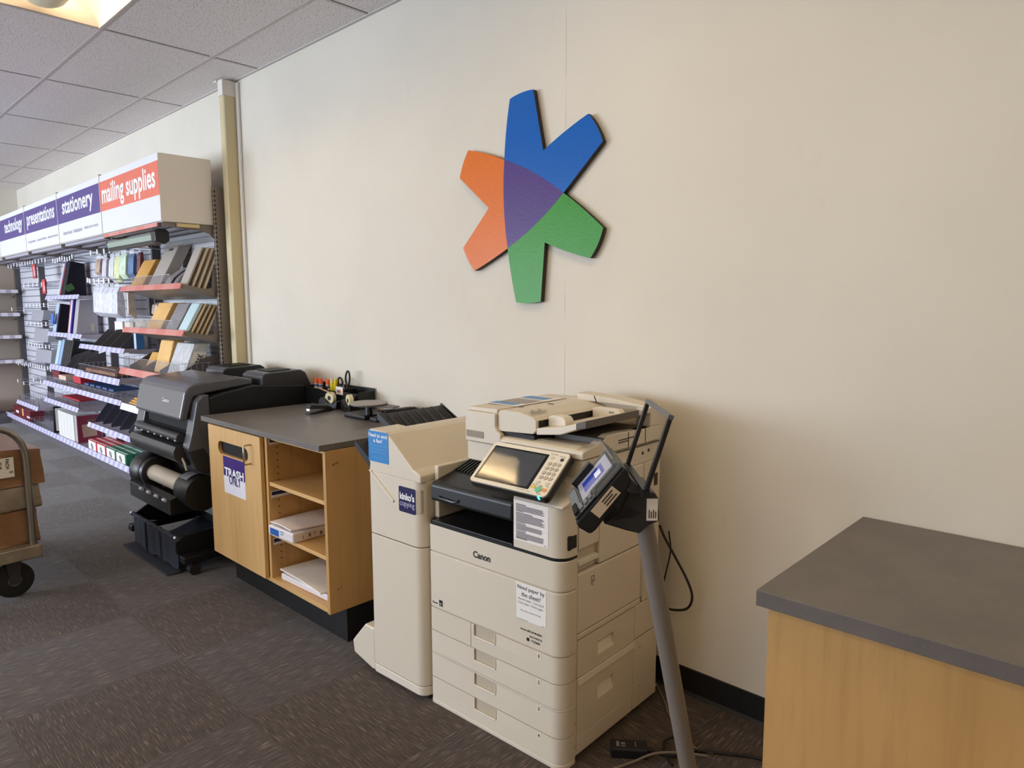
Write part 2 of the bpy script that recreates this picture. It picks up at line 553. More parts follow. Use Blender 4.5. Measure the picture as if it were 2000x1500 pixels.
edge = mat('dark emblem edge', (46, 36, 30), 0.6)
for nm, pts, c in (('blue_field', blue, (10, 92, 176)), ('green_field', green, (58, 140, 44)), ('orange_field', orange, (216, 112, 38)), ('purple_field', purple, (80, 58, 122))):
    ob = MB().prism(pts, 'xz', -0.024, -0.002).build(nm, custom('glossy ' + nm, f_emb(c), 0.3), t)
    ob.data.materials.append(edge)
    for p in ob.data.polygons:
        if abs(p.normal.y) < 0.5: p.material_index = 1
    ob['label'] = nm.split('_')[0] + ' field of the emblem'
# ------------------------------------------------------------------ wall shelving
BX = [-4.87, -6.07, -7.265, -8.46, -9.655, -10.85]
YB = -0.09
ORD = ['first', 'second', 'third', 'fourth', 'fifth', 'sixth', 'seventh', 'eighth', 'ninth', 'tenth']
def upright(parent, x, m=DARKBIN, w=0.03):
    mb = MB()
    mb.box(x + 0.001, x + w, -0.152, YB, 0.101, 2.0 if m is DARKBIN else 2.295)
    return mb.build('upright', m, parent, bevel=0.002)

def strip(parent, x0, x1, yf, z, m=STRIP, h=0.04, tilt=0.016):
    return MB().prism([(yf - tilt, z - h * 0.72), (yf, z + h * 0.28), (yf + 0.004, z + h * 0.28), (yf + 0.004 - tilt * 0.3, z - h * 0.72)], 'yz', x0, x1).build('price_strip', m, parent)

def shelf(parent, x0, x1, yf, z, m=SHELFW, pm=STRIP, drop=0.0, h=0.04):
    """One steel shelf with end brackets; drop lets the back edge hang lower than the lip."""
    yb = -0.13
    mb = MB()
    mb.prism([(yf, z), (yf, z - 0.022), (yb, z - 0.022 - drop), (yb, z - drop)], 'yz', x0 + 0.031, x1 - 0.006)
    s = mb.build('shelf', m, parent)
    bm = TAUPE if drop else m
    for x in (x0 + 0.0275, x1 - 0.006):
        b = MB()
        if drop:
            b.prism([(yf, z + 0.004), (yf + 0.004, z - 0.03), (-0.165, z - drop), (-0.128, z + 0.145), (-0.165, z + 0.14), (-0.185, z - 0.02), (-0.23, z - 0.028)], 'yz', x, x + 0.0035)
        else:
            b.prism([(yf + 0.01, z), (yf + 0.03, z - 0.03), (-0.2, z - 0.045), (yb, z - 0.058), (yb, z)], 'yz', x, x + 0.004)
        b.build('bracket', bm, s)
    if pm: strip(s, x0 + 0.004, x1 - 0.003, yf - 0.004, z, pm, h)
    return s

def fence(parent, x0, x1, yf, z, h=0.085, step=0.022, back=-0.16, sides=True):
    """Wire fence along a shelf lip with returns to the back."""
    mb = MB(); r = 0.0016
    for zz in (z + 0.006, z + h):
        mb.tube([(x0, yf, zz), (x1, yf, zz)], r * 1.3, 4)
    n = int((x1 - x0) / step)
    for k in range(n + 1):
        x = x0 + (x1 - x0) * k / n
        mb.tube([(x, yf, z), (x, yf, z + h)], r, 4)
    if sides:
        for x in (x0, x1):
            mb.tube([(x, yf, z + h), (x, back, z + h)], r, 4)
            m = int((back - yf) / 0.04)
            for k in range(1, m + 1):
                mb.tube([(x, yf + 0.04 * k, z), (x, yf + 0.04 * k, z + h)], r, 4)
    return mb.build('wire_fence', WIRE, parent)

def wire_tray(parent, x0, x1, y0, y1, z, h, cells=5, step=0.03):
    mb = MB(); r = 0.0016
    xs = [x0 + (x1 - x0) * k / cells for k in range(cells + 1)]
    for x in xs:
        mb.tube([(x, y0, z + h), (x, y1, z + h)], r, 4)
        k = y0
        while k <= y1:
            mb.tube([(x, k, z), (x, k, z + h)], r, 4); k += 0.045
    for y in (y0, y1):
        mb.tube([(x0, y, z + h), (x1, y, z + h)], r * 1.2, 4)
        n = int((x1 - x0) / step)
        for k in range(n + 1):
            x = x0 + (x1 - x0) * k / n
            mb.tube([(x, y, z), (x, y, z + h)], r, 4)
    for k in range(1, 4):
        y = y0 + (y1 - y0) * k / 4
        mb.tube([(x0, y, z + 0.004), (x1, y, z + 0.004)], r, 4)
    return mb.build('wire_divider', WIRE, parent)

def bay(label, i, panel, sign_m, words, sub):
    x1, x0 = BX[i], BX[i + 1]
    t = thing('shelving_bay', label, 'shelving', (0, 0, 0), 0, 'wall shelving bays')
    MB().box(x0 + 0.001, x1 - 0.001, YB, -0.07, 0.1, 2.034).build('back_panel', panel, t)
    upright(t, x0, DARKBIN, 0.026)
    b = MB()
    b.box(x0 + 0.001, x1 - 0.001, -0.335, YB, 0.0, 0.1)
    bb = b.build('base', mat('grey base kick', (96, 92, 98), 0.5), t)
    MB().box(x0 + 0.002, x1 - 0.002, -0.36, YB, 0.1, 0.122).build('base_deck', SHELFW, bb)
    strip(bb, x0 + 0.004, x1 - 0.004, -0.364, 0.128, STRIP if i else custom('pale price strip', f_strip((196, 204, 222), (228, 232, 240)), 0.3), 0.045)
    # canopy with sign boards, carried on curved brackets
    c = MB()
    c.box(x0 + 0.001, x1 - 0.001, -0.48, -0.15, 2.45, 2.47); c.box(x0 + 0.001, x1 - 0.001, -0.48, -0.15, 2.035, 2.05)
    if i == 0: c.prism([(-0.492, 2.036), (-0.495, 2.46), (-0.48, 2.475), (-0.15, 2.475), (-0.15, 2.036)], 'yz', x1 - 0.006, x1)
    cn = c.build('canopy', CANOPYW, t, bevel=0.002)
    for x in (x0 + 0.01, x1 - 0.014):
        MB().prism([(-0.48, 2.003), (-0.485, 2.034), (-0.112, 2.034), (-0.112, 1.93), (-0.15, 1.945), (-0.18, 1.975), (-0.24, 1.992), (-0.37, 2.002)], 'yz', x, x + 0.004).build('canopy_bracket', TAUPE, cn)
    fl = MB()
    for y in (-0.46, -0.33, -0.2): fl.box(x0 + 0.02, x1 - 0.02, y, y + 0.05, 2.012, 2.034)
    fl.build('underside_rail', SHELFW, cn)
    bd = MB(); bd.box(x0 + 0.009, x1 - 0.002, -0.495, -0.483, 2.04, 2.472)
    bd.build('sign_board', SIGNW, cn)
    MB().box(x0 + 0.009, x1 - 0.002, -0.4965, -0.495, 2.205, 2.425).build('sign_band', sign_m, cn)
    tx, tz, tw, th = words[1:]
    letter(cn, (x0, -0.4966, 0), *FX, [(words[0], tx, tz, tw, th, 0.022)], WHITE, 'sign_lettering')
    if sub: letter(cn, (x0, -0.495, 0), *FX, [(s, a, 2.1, w, 0.034, 0.0) for s, a, w in sub], GREYINK, 'sign_lettering')
    MB().box(x0 + 0.001, x0 + 0.009, -0.5, -0.48, 2.04, 2.487).build('sign_joint', CANOPYW, cn)
    return t

b1 = bay('shelving bay under the coral mailing supplies sign, nearest the raceway', 0, PEG, CORAL, ('mailing supplies', 0.05, 2.215, 1.09, 0.19), None)
b2 = bay('shelving bay under the purple stationery sign, holding hanging paper packs', 1, SLAT, PURPLE, ('stationery', 0.16, 2.235, 0.86, 0.165), [('letterhead', 0.14, 0.26), ('invitations', 0.45, 0.24), ('thank-you notes', 0.74, 0.36)])
b3 = bay('shelving bay under the purple presentations sign, holding binders and boards', 2, SLAT, PURPLE, ('presentations', 0.1, 2.235, 1.0, 0.165), [('3-ring binders', 0.08, 0.3), ('2-pocket folders', 0.42, 0.36), ('sheet protectors', 0.82, 0.34)])
b4 = bay('shelving bay under the purple technology sign, set with peg hooks', 3, SLAT, PURPLE, ('technology', 0.3, 2.235, 0.8, 0.165), None)
b5 = bay('farthest shelving bay in the corner beyond the technology sign', 4, SLAT, PURPLE, ('computers', 0.2, 2.235, 0.8, 0.165), None)
for ch in [c for c in bpy.data.objects if c.name.startswith('sign_lettering') and c.parent and c.parent.parent == b5]:
    bpy.data.objects.remove(ch)
# the end upright by the raceway, slotted down its front
e = MB(); e.box(-4.868, -4.838, -0.155, -0.087, 0.0, 2.295)
eu = e.build('end_upright', TAUPE, b1, bevel=0.002)
sl = MB()
for k in range(64): sl.box(-4.861, -4.851, -0.1558, -0.154, 0.3 + k * 0.031, 0.3 + k * 0.031 + 0.016)
for k in range(64): sl.box(-4.8385, -4.8375, -0.152, -0.144, 0.3 + k * 0.031, 0.3 + k * 0.031 + 0.016)
sl.build('slot', DOORBLK, eu)
MB().box(-4.866, -4.8645, -0.4, -0.25, 2.006, 2.03).build('tape', mat('old yellow tape', (214, 192, 140), 0.5), b1)

# ---- bay 1 shelves
X1, X0 = BX[0], BX[1]
sA = shelf(b1, X0, X1, -0.385, 1.625, TAUPE, PINK, 0.075)
fence(sA, X0 + 0.25, X0 + 0.98, -0.38, 1.625, 0.075, 0.02, -0.3, False)
sB = shelf(b1, X0, X1, -0.385, 1.305, TAUPE, PINK, 0.075)
fence(sB, X0 + 0.12, X0 + 0.98, -0.38, 1.305, 0.075, 0.02, -0.3, False)
sC = shelf(b1, X0, X1, -0.43, 0.985, DARKBIN, PINK, 0.0, 0.05)
fence(sC, X0 + 0.06, X1 - 0.03, -0.425, 0.985, 0.1, 0.02, -0.2)
sD = shelf(b1, X0, X1, -0.44, 0.70, SHELFW, custom('white price strip', f_strip((232, 236, 242), (242, 244, 246)), 0.3), 0.0, 0.05)
for x in (-5.9, -5.6, -5.272, -4.915):
    MB().prism([(-0.42, 0.987), (-0.42, 1.02), (-0.24, 1.12), (-0.14, 1.14), (-0.14, 0.987)], 'yz', x, x + 0.004).build('bin_divider', DARKBIN, sC)

def pack(name, label, cat, x0, x1, z0, z1, y0, lean, thick, m, group=None, flap=None, bow=0.0, inkline=None, sink=0.004):
    """A stack of envelopes or boards leaning back: front face from (y0,z0) to (y0+lean,z1)."""
    mb = MB()
    n = 6
    front = [(y0 + lean * k / n - bow * math.sin(PI * k / n), z0 + (z1 - z0) * k / n) for k in range(n + 1)]
    back = [(p[0] + thick, p[1] - (0.0 if k else 0.0)) for k, p in enumerate(front)]
    mb.prism(front + back[::-1], 'yz', x0, x1)
    o = mb.build(name, m, None, bevel=min(0.006, thick * 0.3), seg=2)
    tag(o, label, cat, group)
    if flap:
        nz = 0.8
        p0 = (y0 + lean * nz - 0.0012, z0 + (z1 - z0) * nz)
        MB().prism([(p0[0] - 0.001, p0[1]), (y0 + lean - 0.003, z1 - 0.006), (y0 + lean, z1 - 0.006), (p0[0] + 0.001, p0[1])], 'yz', x0 + 0.006, x1 - 0.006).build('flap', flap, o)
    return o

GREYM = mat('grey poly mailer', (150, 146, 148), 0.4, noise=(20, 0.06))
GREYC = mat('grey chipboard', (176, 166, 156), 0.6)
TANC = mat('tan chipboard', (208, 194, 170), 0.6)
PALEB = mat('pale blue mailer', (198, 222, 226), 0.45)
CLEARP = mat('clear plastic film', (232, 234, 236), 0.12, alpha=0.45)
# top tilted shelf: z falls from 1.625 at the lip to about 1.55 at the back
pack('padded_envelope_pack', 'amber padded envelope pack on the top mailing shelf', 'envelopes', -5.98, -5.72, 1.624, 1.84, -0.36, 0.12, 0.05, KRAFT, 'packs on the mailing shelves', KRAFT)
o = pack('mailing_box_pack', 'tall grey folded box with a hand hole on the top mailing shelf', 'box', -5.64, -5.4, 1.622, 1.93, -0.345, 0.16, 0.09, GREYC, 'packs on the mailing shelves')
MB().prism([(-0.207, 1.895), (-0.198, 1.912), (-0.19, 1.912), (-0.199, 1.895)], 'yz', -5.55, -5.48).build('hand_hole', DARKBIN, o)
for k in range(3):
    pack('folded_mailer', 'limp grey mailer, %s of three slumped beside the tall grey box' % ORD[k], 'mailer', -5.36 + 0.075 * k, -5.25 + 0.1 * k, 1.614, 1.76, -0.33 + 0.02 * k, 0.14, 0.01, GREYM, 'slumped mailers on the top shelf', None, 0.03)
for k in range(2):
    pack('dark_mailer', 'bent charcoal mailer, %s of two before the tan boxes' % ORD[k], 'mailer', -5.13 + 0.05 * k, -5.08 + 0.06 * k, 1.618, 1.77, -0.34 + 0.01 * k, 0.15, 0.016, mat('charcoal mailer', (96, 92, 90), 0.5), 'bent mailers on the top shelf', None, 0.02)
for k in range(4):
    o = pack('flat_mailing_box', 'flat tan mailing box, %s of four leaning at the end of the top shelf' % ORD[k], 'box', -5.03 + 0.012 * k, -4.905 + 0.006 * k, 1.620 - 0.0095 * k, 1.885, -0.345 + 0.036 * k, 0.12, 0.016, TANC if k else GREYC, 'tan mailing boxes on the top shelf')
    if k == 0: MB().prism([(-0.235, 1.856), (-0.229, 1.868), (-0.223, 1.868), (-0.229, 1.856)], 'yz', -5.0, -4.955).build('hand_hole', DARKBIN, o)
# second tilted shelf
pack('padded_envelope_pack', 'amber envelope pack on the second mailing shelf', 'envelopes', -5.68, -5.4, 1.304, 1.505, -0.36, 0.11, 0.1, KRAFT2, 'packs on the mailing shelves', KRAFT2)
pack('poly_mailer_pack', 'grey poly mailer pack beside the amber envelopes on the second shelf', 'envelopes', -5.31, -5.1, 1.304, 1.5, -0.36, 0.11, 0.08, GREYM, 'packs on the mailing shelves', GREYM)
o = pack('blue_mailer_pack', 'pale blue mailer pack on the second mailing shelf', 'envelopes', -5.07, -4.93, 1.304, 1.5, -0.36, 0.11, 0.03, PALEB, 'packs on the mailing shelves')
for k in range(4):
    pack('kraft_mailer', 'stiff kraft mailer, %s behind the pale blue pack' % ORD[k], 'mailer', -5.05 + 0.01 * k, -4.915 + 0.004 * k, 1.296 - 0.008 * k, 1.495 - 0.004 * k, -0.325 + 0.03 * k, 0.11, 0.014, TANC if k % 2 else mat('pale tan board', (212, 186, 144), 0.6), 'kraft mailers on the second shelf')
for k in range(2):
    pack('clear_pouch', 'crumpled clear pouch, %s from the end of the second shelf' % ORD[k], 'pouch', -6.02 + 0.15 * k, -5.9 + 0.15 * k, 1.302, 1.375, -0.34, 0.05, 0.05, CLEARP, 'clear pouches on the second shelf')
# third shelf
pack('large_padded_envelope_pack', 'big amber padded envelope stack in the charcoal bins', 'envelopes', -5.54, -5.3, 0.987, 1.228, -0.37, 0.07, 0.08, KRAFT2, 'packs on the mailing shelves', KRAFT2)
pack('kraft_envelope_pack', 'low amber envelope pack at the left of the third mailing shelf', 'envelopes', -5.86, -5.66, 0.986, 1.12, -0.33, 0.07, 0.1, KRAFT, 'packs on the mailing shelves')
o = pack('bubble_mailer_pack', 'silvery bubble mailer pack printed XPAK on its edge', 'envelopes', -5.24, -4.94, 0.987, 1.218, -0.388, 0.09, 0.1, mat('silver bubble film', (206, 208, 212), 0.25, noise=(30, 0.1), bump=(60, 0.4)), 'packs on the mailing shelves')
MB().prism([(-0.35, 1.04), (-0.305, 1.16), (-0.215, 1.16), (-0.26, 1.04)], 'yz', -4.9405, -4.939).build('edge_label', PAPER, o)
letter(o, (-4.939, -0.3, 1.045), (0, 0.35, 0.94), (0, -0.94, 0.35), [('XPAK', 0.008, -0.03, 0.1, 0.045, 0.02)], BLACKINK)
# lowest shelf of bay 1
for k in range(3):
    mb = MB(); z = 0.702 + 0.016 * k
    mb.box(-6.04, -5.62 + 0.03 * k, -0.4 + 0.02 * k, -0.16, z, z + 0.014)
    tag(mb.build('kraft_envelope', KRAFT if k else KRAFT2, None, bevel=0.005), 'flat amber envelope, %s from the bottom of the pile behind the big printer' % ORD[k], 'envelope', 'flat envelopes on the low shelf')

# hanging roll dispenser under the canopy
t = thing('hanging_roll_dispenser', 'black and pale green roll dispenser hung under the coral sign', 'dispenser', (0, 0, 0))
MB().prism([(-0.47, 1.93), (-0.475, 1.965), (-0.46, 1.98), (-0.43, 1.98), (-0.42, 1.96), (-0.43, 1.93)], 'yz', -6.06, -5.08).build('roll_body', mat('sage green tube', (150, 164, 150), 0.4), t)
MB().prism([(-0.49, 1.915), (-0.495, 1.98), (-0.47, 2.0), (-0.42, 2.0), (-0.4, 1.98), (-0.4, 1.92), (-0.43, 1.9)], 'yz', -5.08, -5.0).build('end_cap', BLACK, t, bevel=0.004)
MB().prism([(-0.475, 1.93), (-0.48, 1.975), (-0.42, 1.985), (-0.42, 1.925)], 'yz', -6.08, -6.06).build('end_cap', BLACK, t, bevel=0.004)
MB().box(-6.06, -5.08, -0.465, -0.43, 1.905, 1.93).build('cutter_bar', BLACK, t)
for x in (-5.98, -5.12):
    MB().tube([(x, -0.45, 1.975), (x, -0.462, 2.0), (x, -0.47, 2.012), (x, -0.475, 2.03)], 0.004, 6).build('hook', WIRE, t)
MB().box(-6.06, -4.95, -0.493, -0.488, 2.008, 2.034).build('hanger_strip', PINK, t)

# ---- bay 2
X1, X0 = BX[1], BX[2]
s21 = shelf(b2, X0, X1, -0.39, 1.13, SHELFW)
s22 = shelf(b2, X0, X1, -0.44, 0.885, SHELFW, STRIP, 0.0, 0.05)
s23 = shelf(b2, X0, X1, -0.44, 0.715)
s24 = shelf(b2, X0 + 0.06, X1, -0.385, 0.41)
fence(s22, X0 + 0.05, X1 - 0.12, -0.43, 0.885, 0.08, 0.05, -0.2)
for k, x in enumerate((-6.95, -6.72, -6.5, -6.24)):
    MB().prism([(-0.37, 1.132), (-0.37, 1.15), (-0.25, 1.275), (-0.202, 1.28), (-0.202, 1.132)], 'yz', x, x + 0.005).build('bin_divider', DARKBIN, s21)
MB().box(-6.95, -6.08, -0.2, -0.19, 1.132, 1.26).build('bin_back', DARKBIN, s21)
for k in range(3):
    mb = MB().box(-6.98 + 0.27 * k, -6.77 + 0.27 * k, -0.182, -0.162, 1.134, 1.345)
    tag(mb.build('card_pack', PAPERP if k != 1 else mat('beige card', (214, 204, 188), 0.6), None, bevel=0.003), '%s paper pack from the left standing behind the charcoal dividers' % ORD[k], 'paper pack', 'packs behind the charcoal dividers')
tag(MB().box(-6.14, -6.09, -0.3, -0.24, 1.132, 1.27).build('striped_pack', custom('blue white stripes', f_strip((66, 128, 190), (236, 240, 244), 0, 60), 0.5), None, bevel=0.003), 'blue and white striped pack beside the last charcoal divider', 'paper pack')
# peg hooks with price tags
hk = MB(); hk.tube([(0, -0.09, 0), (0, -0.3, 0.004), (0, -0.31, 0.012)], 0.003, 6); hk.tube([(0, -0.09, 0.03), (0, -0.29, 0.034)], 0.002, 5)
hook0 = hk.build('peg_hook', WIRE)
tg = MB(); tg.box(-0.016, 0.016, -0.314, -0.31, -0.002, 0.04)
tag0 = tg.build('price_tag', mat('white price tag', (236, 234, 240), 0.5), hook0)
first_hook = [True]
def hook(parent, x, z, s=1.0):
    if first_hook[0]:
        h = hook0; first_hook[0] = False
    else:
        h = copy_tree(hook0)
    h.parent = parent; h.location = (x, (s - 1) * 0.09, z); h.scale = (1, s, 1)
    return h
ORDH = 'leftmost;second from the left;third from the left;fourth from the left;fifth from the left;sixth from the left;seventh from the left;eighth from the left;rightmost'.split(';')
packs = [(-6.92, 0.13, 1.905, 0.15, 'tan', (186, 164, 146)), (-6.74, 0.11, 1.905, 0.2, 'lilac white', (214, 208, 220)), (-6.56, 0.12, 1.9, 0.2, 'white', (226, 228, 232)),
         (-6.42, 0.13, 1.9, 0.22, 'pale yellow', (226, 232, 180)), (-6.27, 0.15, 1.915, 0.21, 'mint', (214, 232, 208)), (-6.08, 0.12, 1.905, 0.2, 'blue', (92, 124, 168)),
         (-5.905, 0.07, 1.91, 0.2, 'maroon', (112, 62, 74))]
for k, (x, w, z, h, cn, c) in enumerate(packs):
    x *= 1.02
    xx = min(x, -6.11 + 0.02 * 0) if False else x
    mb = MB()
    mb.prism([(-0.245, z - h), (-0.275, z - h * 0.8), (-0.262, z - 0.03), (-0.25, z), (-0.235, z), (-0.232, z - h * 0.5), (-0.235, z - h)], 'yz', x - w / 2, x + w / 2)
    o = mb.build('paper_pack', mat('pack ' + cn, c, 0.25, noise=(14, 0.1), bump=(24, 0.5)), None, bevel=0.005)
    tag(o, '%s film-wrapped paper pack hanging in the upper row of the stationery bay' % cn, 'paper pack', 'paper packs in the upper hanging row')
    MB().box(x - w / 2 + 0.01, x + w / 2 - 0.01, -0.252, -0.25, z, z + 0.035).build('hang_tab', CLEARP, o)
    hook(b2 if x < -6.07 else b1, x, z + 0.03)
names = ['leftmost', 'second', 'third', 'fourth', 'fifth']
for k in range(5):
    x = -6.90 + 0.127 * k
    w, z, h = 0.12, 1.652 - 0.003 * k, 0.262
    mb = MB()
    for q in range(1):
        mb.prism([(-0.3, z - h), (-0.352, z - h * 0.85), (-0.345, z - 0.05), (-0.32, z), (-0.3, z), (-0.285, z - h * 0.5), (-0.285, z - h)], 'yz', x - w / 2, x + w / 2)
    o = mb.build('envelope_pack', mat('white film pack %s' % ('b' if k % 2 else 'a'), (232, 232, 240) if k % 2 else (222, 224, 238), 0.2, noise=(26, 0.12), bump=(30, 0.6)), None, bevel=0.006)
    tag(o, '%s white film-wrapped pack from the left in the lower hanging row' % names[k].replace('leftmost', 'first'), 'paper pack', 'white packs in the lower hanging row')
    MB().box(x - w / 2 + 0.01, x + w / 2 - 0.01, -0.322, -0.32, z, z + 0.03).build('hang_tab', CLEARP, o)
    hook(b2, x, z + 0.03, 1.3)
hook(b2, -6.96, 1.69, 1.3)
o = MB().prism([(-0.3, 1.38), (-0.345, 1.42), (-0.34, 1.58), (-0.32, 1.61), (-0.29, 1.61), (-0.28, 1.38)], 'yz', -6.12, -6.085).build('tan_pack', mat('tan pack', (206, 194, 180), 0.3, noise=(20, 0.1)), None, bevel=0.005)
tag(o, 'narrow tan pack hanging right of the white packs in the lower row', 'paper pack')
o = MB().prism([(-0.13, 1.38), (-0.19, 1.42), (-0.18, 1.49), (-0.14, 1.51), (-0.12, 1.51), (-0.12, 1.38)], 'yz', -6.035, -5.93).build('film_pack', mat('clear wrapped tan pack', (216, 196, 176), 0.15, noise=(18, 0.2), bump=(22, 0.7)), None, bevel=0.006)
tag(o, 'shiny wrapped tan pack on the pegboard under the top mailing shelf', 'paper pack')
tag(MB().box(-6.2, -6.15, -0.16, -0.12, 1.4, 1.58).build('dark_folder', DARKBIN, None), 'dark folder against the slatwall right of the white hanging packs', 'folder')

# ---- bay 3
X1, X0 = BX[2], BX[3]
s31 = shelf(b3, X0 + 0.06, X1, -0.37, 1.578)
s32 = shelf(b3, X0 + 0.05, X1, -0.37, 1.212)
s33 = shelf(b3, X0 + 0.06, X1, -0.38, 0.878, SHELFW, STRIP, 0.0, 0.05)
s34 = shelf(b3, X0, X1, -0.44, 0.715)
s35 = shelf(b3, X0, X1, -0.44, 0.535)
NAVY = mat('near black board', (26, 23, 34), 0.5, spec=0.25)
def slab(name, label, cat, x0, x1, y0, y1, z0, z1, m, lean=0.03, group=None, bevel=0.003):
    mb = MB().prism([(y0, z0), (y0 + lean, z1), (y1 + lean, z1), (y1, z0)], 'yz', x0, x1)
    return tag(mb.build(name, m, None, bevel=bevel), label, cat, group)
def xslab(name, label, cat, x0, x1, yf0, yf1, yb, z0, z1, zb, m, group=None, bevel=0.002):
    """A board or binder filed edge-on like a book: its broad side looks along the aisle (+x)."""
    mb = MB().prism([(yf0, z0), (yf1, z1), (yb, zb), (yb, z0)], 'yz', x0, x1)
    return tag(mb.build(name, m, None, bevel=bevel), label, cat, group)
o = xslab('presentation_board_pack', 'large black presentation board pack with a green sticker on the top presentations shelf', 'display board', -8.03, -7.9, -0.335, -0.26, -0.14, 1.579, 1.925, 1.9, NAVY)
board(o, 'green_sticker', (-7.9, -0.305, 1.62), (0, 0.88, 0.47), (0, -0.47, 0.88), 0.075, 0.06, mat('green sticker', (78, 112, 60), 0.4), 0.003)
for k, (cn, c) in enumerate((('white', (226, 222, 228)), ('pale blue', (140, 176, 214)), ('red', (190, 74, 72)))):
    xslab('foam_board', '%s board edge standing left of the black presentation pack' % cn, 'display board', -8.12 + 0.03 * k, -8.098 + 0.03 * k, -0.34, -0.265, -0.14, 1.579, 1.91, 1.88, mat('board ' + cn, c, 0.5), 'board edges on the top presentations shelf')
xslab('black_portfolio', 'big black portfolio on the second presentations shelf', 'portfolio', -8.27, -8.22, -0.345, -0.29, -0.15, 1.213, 1.51, 1.48, NAVY)
xslab('blue_portfolio', 'light blue folder standing left of the big black portfolio', 'folder', -8.41, -8.28, -0.34, -0.285, -0.15, 1.213, 1.508, 1.49, mat('light blue folder', (176, 196, 232), 0.4))
xslab('blue_disc_case', 'blue rounded case against the light blue folder', 'case', -8.40, -8.3, -0.356, -0.344, -0.342, 1.3, 1.41, 1.41, mat('bright blue case', (66, 118, 196), 0.4))
for k, (cn, c) in enumerate((('pink', (206, 150, 158)), ('white', (230, 224, 230)), ('purple', (58, 44, 150)))):
    xslab('poster_board', '%s board edge standing beside the big black portfolio' % cn, 'display board', -7.83 + 0.035 * k, -7.8 + 0.035 * k, -0.35, -0.3, -0.15, 1.213, 1.545, 1.52, mat('edge ' + cn, c, 0.5), 'board edges on the second presentations shelf')
o = xslab('grey_board_pack', 'large pale grey board pack on the second presentations shelf', 'display board', -7.71, -7.6, -0.335, -0.285, -0.14, 1.214, 1.54, 1.545, mat('pale grey board', (176, 172, 176), 0.45))
board(o, 'cream_label', (-7.6, -0.205, 1.24), *SX, 0.03, 0.075, mat('cream label', (206, 196, 176), 0.5), 0.002)
BIND = mat('black binder', (36, 36, 40), 0.35)
xslab('pale_binder', 'pale aqua ring binder on the third presentations shelf', 'binder', -8.41, -8.31, -0.345, -0.29, -0.15, 0.879, 1.13, 1.12, mat('aqua binder', (186, 214, 226), 0.35))
xslab('blue_binder', 'light blue ring binder between the aqua and black binders', 'binder', -8.29, -8.2, -0.345, -0.285, -0.15, 0.879, 1.145, 1.12, mat('light blue binder', (150, 178, 212), 0.35))
for k in range(4):
    xslab('black_binder', 'black ring binder, %s from the light blue binder' % ORD[k], 'binder', -8.18 + 0.075 * k, -8.115 + 0.075 * k, -0.345, -0.285, -0.15, 0.879, 1.14, 1.125, BIND, 'black binders on the third presentations shelf')
for x in (-7.86, -7.62, -7.4):
    MB().prism([(-0.37, 0.88), (-0.37, 0.9), (-0.3, 1.0), (-0.15, 1.05), (-0.15, 0.88)], 'yz', x, x + 0.005).build('bin_divider', DARKBIN, s33)
wire_tray(s34, X0 + 0.1, X1 - 0.01, -0.43, -0.16, 0.716, 0.045, 9, 0.05)
wire_tray(s23, BX[2] + 0.035, BX[1] - 0.2, -0.43, -0.16, 0.716, 0.045, 7, 0.05)
wire_tray(s35, X0 + 0.06, X1 - 0.04, -0.43, -0.15, 0.536, 0.05, 9, 0.05)
RED = mat('red carton', (188, 44, 58), 0.45); MAR = mat('maroon carton', (110, 34, 46), 0.45)
def carton(name, label, cat, x0, x1, y0, y1, z0, z1, m, group=None, face=None):
    o = MB().box(x0, x1, y0, y1, z0, z1).build(name, m, None, bevel=0.002)
    tag(o, label, cat, group)
    if face: board(o, 'front_face', (x0 + 0.004, y0, z0 + 0.004), *FX, x1 - x0 - 0.008, z1 - z0 - 0.008, face, 0.001)
    return o
carton('red_index_box', 'bright red box in the wire dividers of the long low shelf', 'box', -7.52, -7.28, -0.41, -0.2, 0.767, 0.83, RED)
carton('maroon_notebook_stack', 'maroon notebook stack at the left of the long low shelf', 'notebook', -8.28, -8.02, -0.4, -0.2, 0.767, 0.836, MAR)
carton('cream_notebook_stack', 'cream edged notebook stack left of the bright red box', 'notebook', -7.96, -7.72, -0.42, -0.2, 0.767, 0.81, mat('cream page edges', (212, 190, 170), 0.6))
carton('maroon_index_box', 'maroon box in the wire tray below the long low shelf', 'box', -7.98, -7.4, -0.4, -0.2, 0.588, 0.602, RED)
for k in range(5):
    carton('blue_card_box', 'blue card packet, %s from the left among the wire dividers' % ORD[k], 'card packet', -7.2 + 0.17 * k, -7.08 + 0.17 * k, -0.4, -0.2, 0.766, 0.785, mat('blue card packet', (64, 92, 140), 0.5), 'blue card packets on the long low shelf')
mb = MB(); mb.box(-7.1, -6.3, -0.41, -0.2, 0.9, 0.93)
tag(mb.build('brown_mailer_stack', mat('brown mailer', (150, 104, 78), 0.55, noise=(9, 0.2)), None, bevel=0.006), 'flat brown mailers lying in the wire fence of the stationery bay', 'mailer')

